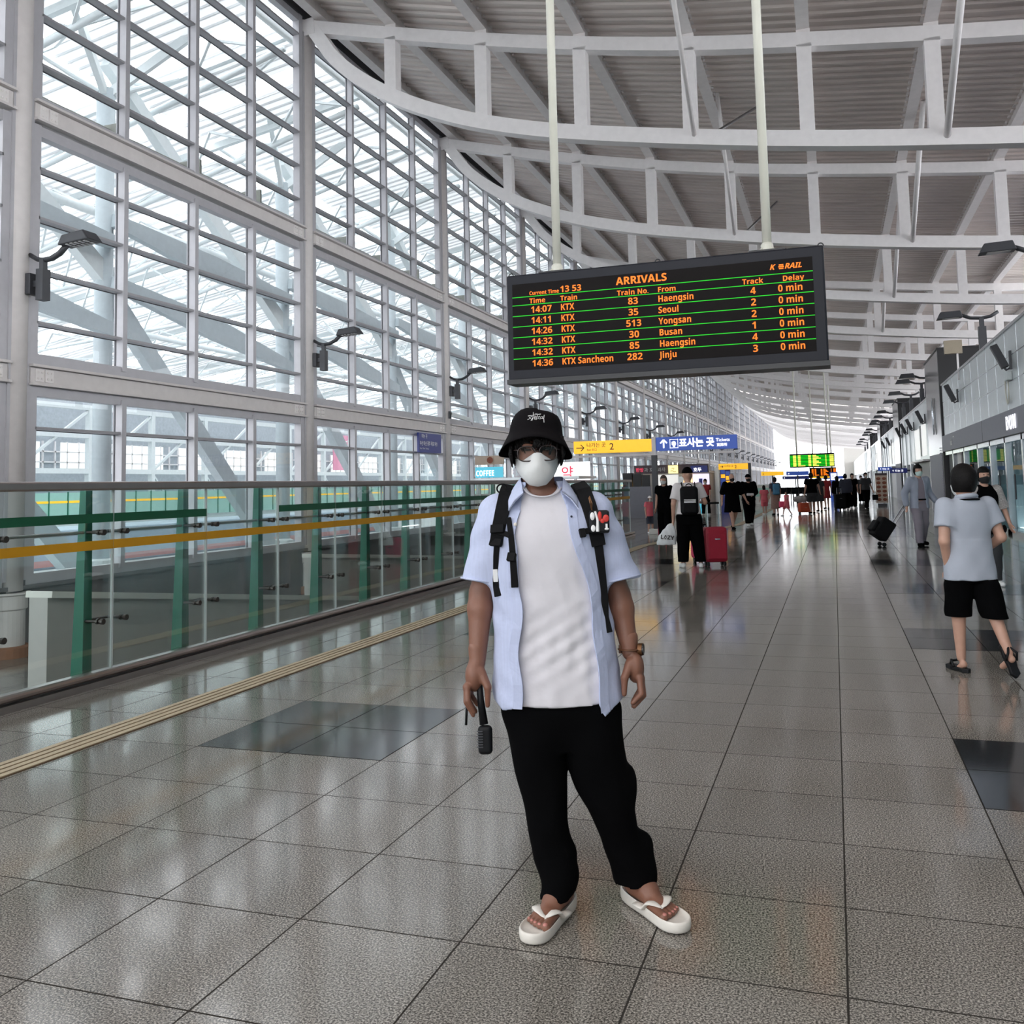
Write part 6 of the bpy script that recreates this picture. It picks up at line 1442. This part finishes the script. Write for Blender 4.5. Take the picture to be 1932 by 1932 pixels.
def collar(sg):
    # a folded collar wing from the nape round to the tip
    top_ = [(-0.131+sg*0.02, 0.088, 1.515), (-0.131+sg*0.062, 0.06, 1.522), (-0.131+sg*0.081, 0.012, 1.52), (-0.131+sg*0.072, -0.05, 1.5), (-0.131+sg*0.07, -0.093, 1.462)]
    low = [(-0.131+sg*0.025, 0.11, 1.46), (-0.131+sg*0.085, 0.085, 1.458), (-0.131+sg*0.118, 0.02, 1.46), (-0.131+sg*0.128, -0.06, 1.44), (-0.131+sg*0.124, -0.125, 1.402)]
    b = MB(); m = 0
    for a, c in zip(top_, low):
        a = A(a); c = A(c); nrm = A((sg*0.5, -0.4, 0.5))*0.006
        mid = (a+c)/2+nrm*1.3
        b.v += [tuple(a), tuple(mid), tuple(c), tuple(c+nrm*-0.9), tuple(mid-nrm*0.9), tuple(a-nrm*0.9)]
    for i in range(4):
        for j in range(6): b.f.append((6*i+j, 6*i+(j+1) % 6, 6*i+6+(j+1) % 6, 6*i+6+j))
    b.f += [(0, 1, 2, 3, 4, 5), (29, 28, 27, 26, 25, 24)]
    return b
for sg in (-1, 1):
    o = collar(sg).build('collar', 'shirt', man, smooth=True); sm = o.modifiers.new('s', 'SUBSURF'); sm.levels = 2; sm.render_levels = 2
p_ = fr(-0.231, 1.352, 0.007); MB().ell(p_, (0.0065, 0.003, 0.0065), 12, 6).build('button', 'sandal', man, smooth=True); p_ = fr(-0.033, 1.375, 0.008); MB().ell(p_, (0.004, 0.003, 0.004), 10, 6).build('button', 'navy_cloth', man)
# sleeve hems
b = MB()
for a, e, k, r1, cn in ((A((-0.285, 0.01, 1.37)), A((-0.385, 0.015, 1.05)), 0.72, 0.0745, A((-0.18, -0.1, -0.97))), (A((0.045, 0.01, 1.37)), A((0.168, 0.015, 1.05)), 0.74, 0.0825, A((0.2, -0.1, -0.97)))):
    en = a+(e-a)*k; cn = cn/np.linalg.norm(cn); x = np.cross(cn, A((0, 1, 0))); x /= np.linalg.norm(x); y = np.cross(cn, x)
    b.tube([tuple(en-cn*0.006+(x*math.cos(t)+y*math.sin(t)*0.97)*(r1+0.002)) for t in np.linspace(0, 2*PI, 33)], 0.0045, 6, flat=1.0)
b.build('sleeve_hem', 'shirt', man, smooth=True)
# trousers
TL = [(0.035, -0.106, -0.012, 0.05, 0.075), (0.055, -0.106, -0.01, 0.056, 0.078), (0.09, -0.108, 0.0, 0.066, 0.078), (0.16, -0.112, -0.01, 0.075, 0.088), (0.28, -0.14, -0.012, 0.072, 0.088), (0.38, -0.15, -0.012, 0.078, 0.092), (0.5, -0.163, -0.005, 0.094, 0.105), (0.6, -0.172, 0.0, 0.105, 0.118), (0.72, -0.178, 0.01, 0.116, 0.125), (0.9, -0.16, 0.01, 0.10, 0.11)]
TR = [(0.068, 0.147, 0.018, 0.051, 0.072), (0.09, 0.146, 0.018, 0.057, 0.075), (0.125, 0.143, 0.028, 0.068, 0.078), (0.18, 0.134, 0.02, 0.073, 0.088), (0.25, 0.112, 0.01, 0.068, 0.088), (0.33, 0.09, 0.0, 0.082, 0.092), (0.40, 0.062, -0.005, 0.098, 0.098), (0.5, 0.04, 0.0, 0.106, 0.106), (0.6, 0.024, 0.004, 0.112, 0.118), (0.72, 0.008, 0.01, 0.118, 0.125), (0.9, -0.02, 0.01, 0.10, 0.11)]
def trf(P):
    z = P[..., 2]
    d = smin(f_loft(P, TL), f_loft(P, TR), 0.015); d = smin(d, f_loft(P, [(0.555, -0.08, 0.01, 0.1, 0.1), (0.62, -0.083, 0.01, 0.19, 0.122), (0.72, -0.086, 0.01, 0.214, 0.128), (0.93, -0.088, 0.01, 0.18, 0.116)]), 0.02)
    d = smin(d, f_ell(P, (0.19, 0.01, 0.165), (0.024, 0.04, 0.045)), 0.02); d = smin(d, f_ell(P, (0.155, 0.0, 0.42), (0.022, 0.05, 0.06)), 0.03)
    for S, zc in (('L', 0.066), ('R', 0.086)):
        h_, t_, d_, n_, g_ = foot_axes(S); q = h_+d_*0.035; d = smin(d, np.maximum(f_cap(P, q+A((0, 0, 0.2)), q+d_*(0.045 if S == 'L' else 0.03)+A((0, 0, 0.05)), 0.058, 0.056), zc-z), 0.02)
        d = np.maximum(d, np.where((P[..., 0] < 0.02) == (S == 'L'), zc+0.006*np.sin(70*P[..., 0])-z, -1))
    d = np.maximum(d, z-0.78); d = d+np.clip((z-0.70)*0.35, 0, 0.03)
    return d+0.004*np.sin(48*z+20*P[..., 0])*np.exp(-((z-0.12)/0.1)**2)+0.0022*np.sin(21*z-30*P[..., 0])
sdf_obj('trousers', trf, (-0.33, -0.16, 0.02), (0.25, 0.16, 0.95), 0.0065, 'black_cloth', man)
# flip flops
for S in 'LR':
    h, t, d, n, sg = foot_axes(S); L = np.linalg.norm(t-h); bs = 1 if S == 'L' else -1
    fo = bpy.data.objects.new('flip_flop', None); link(fo, man)
    out = []
    for s, wi, wo in ((-0.045, 0.0, 0.0), (-0.04, 0.02, 0.02), (-0.02, 0.036, 0.036), (0.03, 0.043, 0.042), (0.1, 0.04, 0.042), (0.16, 0.046, 0.052), (0.2, 0.05, 0.056), (0.24, 0.051, 0.054), (0.265, 0.043, 0.044), (0.285, 0.025, 0.026), (0.292, 0.0, 0.0)): out.append((s, wi, wo))
    poly = [h+d*s+n*(bs*wi) for s, wi, wo in out]+[h+d*s-n*(bs*wo) for s, wi, wo in out[::-1][1:-1]]
    ctr = sum(poly)/len(poly); b = MB(); N_ = len(poly)
    rg = [(0.97, 0.002), (1.03, 0.006), (1.05, 0.022), (1.05, 0.036), (1.02, 0.042), (0.97, 0.040), (0.9, 0.031), (0.6, 0.029)]
    for k, z in rg:
        for q in poly:
            p = ctr+(q-ctr)*k; hz = z
            if z > 0.03 and (q-h)@d < 0.08: hz = z+0.012*(1-(q-h)@d/0.08)*0.6
            b.v.append((p[0], p[1], hz))
    for i in range(len(rg)-1):
        for j in range(N_): b.f.append((i*N_+j, i*N_+(j+1) % N_, (i+1)*N_+(j+1) % N_, (i+1)*N_+j))
    b.f.append(tuple(range(N_))[::-1]); b.f.append(tuple((len(rg)-1)*N_+j for j in range(N_)))
    if bs < 0: b.f = [q[::-1] for q in b.f]
    o = b.build('sole', 'sandal', fo, smooth=True); sm = o.modifiers.new('s', 'SUBSURF'); sm.levels = 1; sm.render_levels = 1
    b = MB(); post = h+d*(L*0.74+0.03)+n*(bs*0.0185)
    fu = lambda s, w: h+d*s+n*(bs*w)
    def topz(p):
        zz = np.linspace(0.02, 0.2, 90); P = np.stack([np.full(90, p[0]), np.full(90, p[1]), zz], -1); q = np.where(footf(P, S) < 0)[0]
        return float(zz[q[-1]]) if len(q) else 0.03
    for w0 in (0.05, -0.052):
        path = []
        for k in range(9):
            t_ = k/8; q = fu(0.085, w0)*(1-t_)**2+2*t_*(1-t_)*fu(0.185, w0*0.75)+t_*t_*post
            path.append((q[0], q[1], max(topz(q), 0.033)+0.004))
        path.append((post[0], post[1], 0.034))
        b.tube(path, [0.017, 0.02, 0.02, 0.019, 0.017, 0.014, 0.011, 0.009, 0.007, 0.005], 10, flat=0.32, up=(0, 0, 1))
    b.build('strap', 'sandal', fo, smooth=True)
# watch
wt = bpy.data.objects.new('wrist_watch', None); link(wt, man)
c = WRR+A((-0.0005, 0.002, 0.012)); MB().tube([(c[0]+0.033*math.cos(t), c[1]+0.034*math.sin(t), c[2]+0.001*math.cos(t)) for t in np.linspace(0, 2*PI, 33)], 0.011, 8, flat=0.28, up=(0, 0, 1)).build('strap', 'leather', wt, smooth=True)
MB().tube([(c[0]+0.03, c[1]-0.012, c[2]), (c[0]+0.044, c[1]-0.017, c[2])], 0.022, 24).build('case', 'bronze', wt); MB().tube([(c[0]+0.044, c[1]-0.017, c[2]), (c[0]+0.047, c[1]-0.018, c[2])], 0.0205, 24).build('dial', 'eye', wt)
MB().tube([(c[0]-0.034, c[1]-0.004, c[2]-0.014), (c[0]-0.034, c[1]-0.004, c[2]+0.014)], 0.006, 8).build('buckle', 'leather', wt)
# backpack worn by him
bp = thing('backpack', 'black backpack worn by the young man in front, straps down his chest', 'backpack', MO, PSI)
sdf_obj('body', lambda P: f_box(P, (-0.12, 0.245, 1.2), (0.155, 0.085, 0.24), 0.07), (-0.32, 0.1, 0.92), (0.08, 0.38, 1.5), 0.012, 'black_nylon', bp)
def strap(path, w_, name='shoulder_strap', m='black_nylon', th=0.007, off=0.003):
    b = MB()
    P3 = []
    for q in path:
        u, z = q[0], q[1]
        P3.append(A((u, q[2] if len(q) > 2 else on_surface(shirtf, u, z)-off, z)))
    pts = []
    for a, c in zip(P3, P3[1:]):
        for t in np.linspace(0, 1, 6)[:-1]: pts.append(a+(c-a)*t)
    pts.append(P3[-1]); k = len(pts)
    for i, p in enumerate(pts):
        d = pts[min(i+1, k-1)]-pts[max(i-1, 0)]; d /= np.linalg.norm(d); x = np.cross(d, A((0, -1, 0.35))); x /= np.linalg.norm(x); y = np.cross(x, d)
        ww = w_ if not isinstance(w_, tuple) else np.interp(i/(k-1), w_[0], w_[1])
        b.v += [tuple(p-x*ww/2-y*th*0.5), tuple(p+x*ww/2-y*th*0.5), tuple(p+x*ww/2+y*th), tuple(p-x*ww/2+y*th)]
    for i in range(k-1):
        for q in ((0, 1), (1, 2), (2, 3), (3, 0)): b.f.append((4*i+q[0], 4*i+q[1], 4*i+4+q[1], 4*i+4+q[0]))
    n_ = 4*(k-1); b.f += [(3, 2, 1, 0), (n_, n_+1, n_+2, n_+3)]
    return b.build(name, m, bp, bevel=0.002)
strap([(-0.245, 1.46, 0.17), (-0.252, 1.478, 0.07), (-0.262, 1.455, -0.03), (-0.276, 1.40), (-0.292, 1.33), (-0.3, 1.285)], ((0, 1), (0.056, 0.046)), th=0.014)
strap([(-0.296, 1.3), (-0.302, 1.24), (-0.305, 1.18), (-0.303, 1.13), (-0.298, 1.10)], ((0, 0.5, 0.6, 1), (0.022, 0.018, 0.024, 0.026)), 'webbing')
strap([(-0.255, 1.375), (-0.248, 1.32), (-0.244, 1.26), (-0.241, 1.2), (-0.238, 1.135)], ((0, 0.6, 1), (0.018, 0.022, 0.026)), 'webbing', off=0.009)
strap([(-0.295, 1.325), (-0.262, 1.318), (-0.25, 1.312)], 0.018, 'webbing', off=0.012); strap([(-0.26, 1.24), (-0.233, 1.238)], 0.03, 'buckle', off=0.014, th=0.01); strap([(-0.317, 1.335), (-0.27, 1.338)], 0.03, 'buckle', off=0.016, th=0.01); strap([(-0.32, 1.29), (-0.28, 1.287)], 0.026, 'buckle', off=0.014, th=0.01)
strap([(-0.306, 1.195), (-0.305, 1.15)], 0.017, 'care_label', 'white_ink', off=0.011, th=0.002)
strap([(0.0, 1.46, 0.17), (0.008, 1.48, 0.07), (0.018, 1.46, -0.03), (0.032, 1.41), (0.046, 1.35), (0.055, 1.3), (0.06, 1.27)], ((0, 1), (0.056, 0.05)), th=0.014)
strap([(0.058, 1.285), (0.064, 1.2), (0.074, 1.1), (0.082, 1.03), (0.092, 0.965)], ((0, 0.2, 0.55, 0.8, 1), (0.034, 0.036, 0.03, 0.014, 0.022)), 'webbing'); strap([(0.0, 1.318), (0.03, 1.325), (0.055, 1.33)], 0.02, 'webbing', off=0.012); strap([(-0.008, 1.316), (0.012, 1.318)], 0.03, 'buckle', off=0.016, th=0.01)
MB().tube([(-0.277+0.018*math.cos(t), -0.02, 1.478+0.016*math.sin(t)) for t in np.linspace(0, 2*PI, 17)], 0.003, 6).build('loop', 'black_nylon', bp)
yk = on_surface(shirtf, 0.06, 1.35)
kp = thing('key_pouch', 'small black pouch with red and white sneaker patches clipped to the right shoulder strap', 'pouch', MO, PSI)
MB().box(0.028, 0.098, yk-0.055, yk-0.02, 1.315, 1.395).build('pouch', 'charcoal_rubber', kp, bevel=0.008)
b = MB(); b.tube([(0.048, yk-0.057, 1.392), (0.056, yk-0.058, 1.36), (0.055, yk-0.057, 1.322)], [0.004, 0.0045, 0.006], 6); b.ell((0.038, yk-0.056, 1.375), (0.008, 0.003, 0.014)); b.ell((0.04, yk-0.056, 1.333), (0.008, 0.003, 0.012)); b.ell((0.087, yk-0.056, 1.33), (0.008, 0.003, 0.004)); b.box(0.083, 0.09, yk-0.0575, yk-0.055, 1.332, 1.348); b.build('white_patch', 'white_ink', kp)
b = MB(); b.ell((0.064, yk-0.0555, 1.375), (0.007, 0.003, 0.017)); b.ell((0.085, yk-0.0555, 1.367), (0.011, 0.003, 0.013)); b.ell((0.073, yk-0.0555, 1.358), (0.008, 0.003, 0.008)); b.build('red_patch', 'red_patch', kp)
MB().tube([(0.04, yk-0.03, 1.395), (0.034, yk-0.035, 1.42), (0.03, yk-0.03, 1.44)], 0.0028, 6).tube([(0.038, yk-0.03, 1.395), (0.04, yk-0.034, 1.42), (0.032, yk-0.03, 1.445)], 0.0022, 6).build('clip_ring', 'bronze', kp)
# the thing in his hand
gd = thing('handheld_fan', 'black handheld stick with ribbed oval end and wrist cord hanging from his fist', 'handheld gadget', MO, PSI)
MB().tube([(-0.372, -0.042, 0.80), (-0.368, -0.05, 0.74), (-0.358, -0.056, 0.655)], [0.011, 0.012, 0.0155], 14).build('handle', 'charcoal_rubber', gd, smooth=True)
sdf_obj('oval_end', lambda P: f_box(P, (-0.354, -0.058, 0.602), (0.0255, 0.017, 0.05), 0.016), (-0.4, -0.09, 0.54), (-0.31, -0.02, 0.67), 0.004, 'charcoal_rubber', gd)
b = MB()
for i in range(7): b.tube([(-0.382, -0.06, 0.632-0.009*i), (-0.375, -0.0735, 0.634-0.009*i), (-0.362, -0.077, 0.635-0.009*i)], 0.0022, 6)
b.build('rib', 'lamp', gd)
MB().tube([(-0.405, -0.05, 0.78), (-0.413, -0.052, 0.745), (-0.418, -0.05, 0.70), (-0.421, -0.05, 0.652)], 0.0045, 8).build('cord', 'charcoal_rubber', gd, smooth=True)
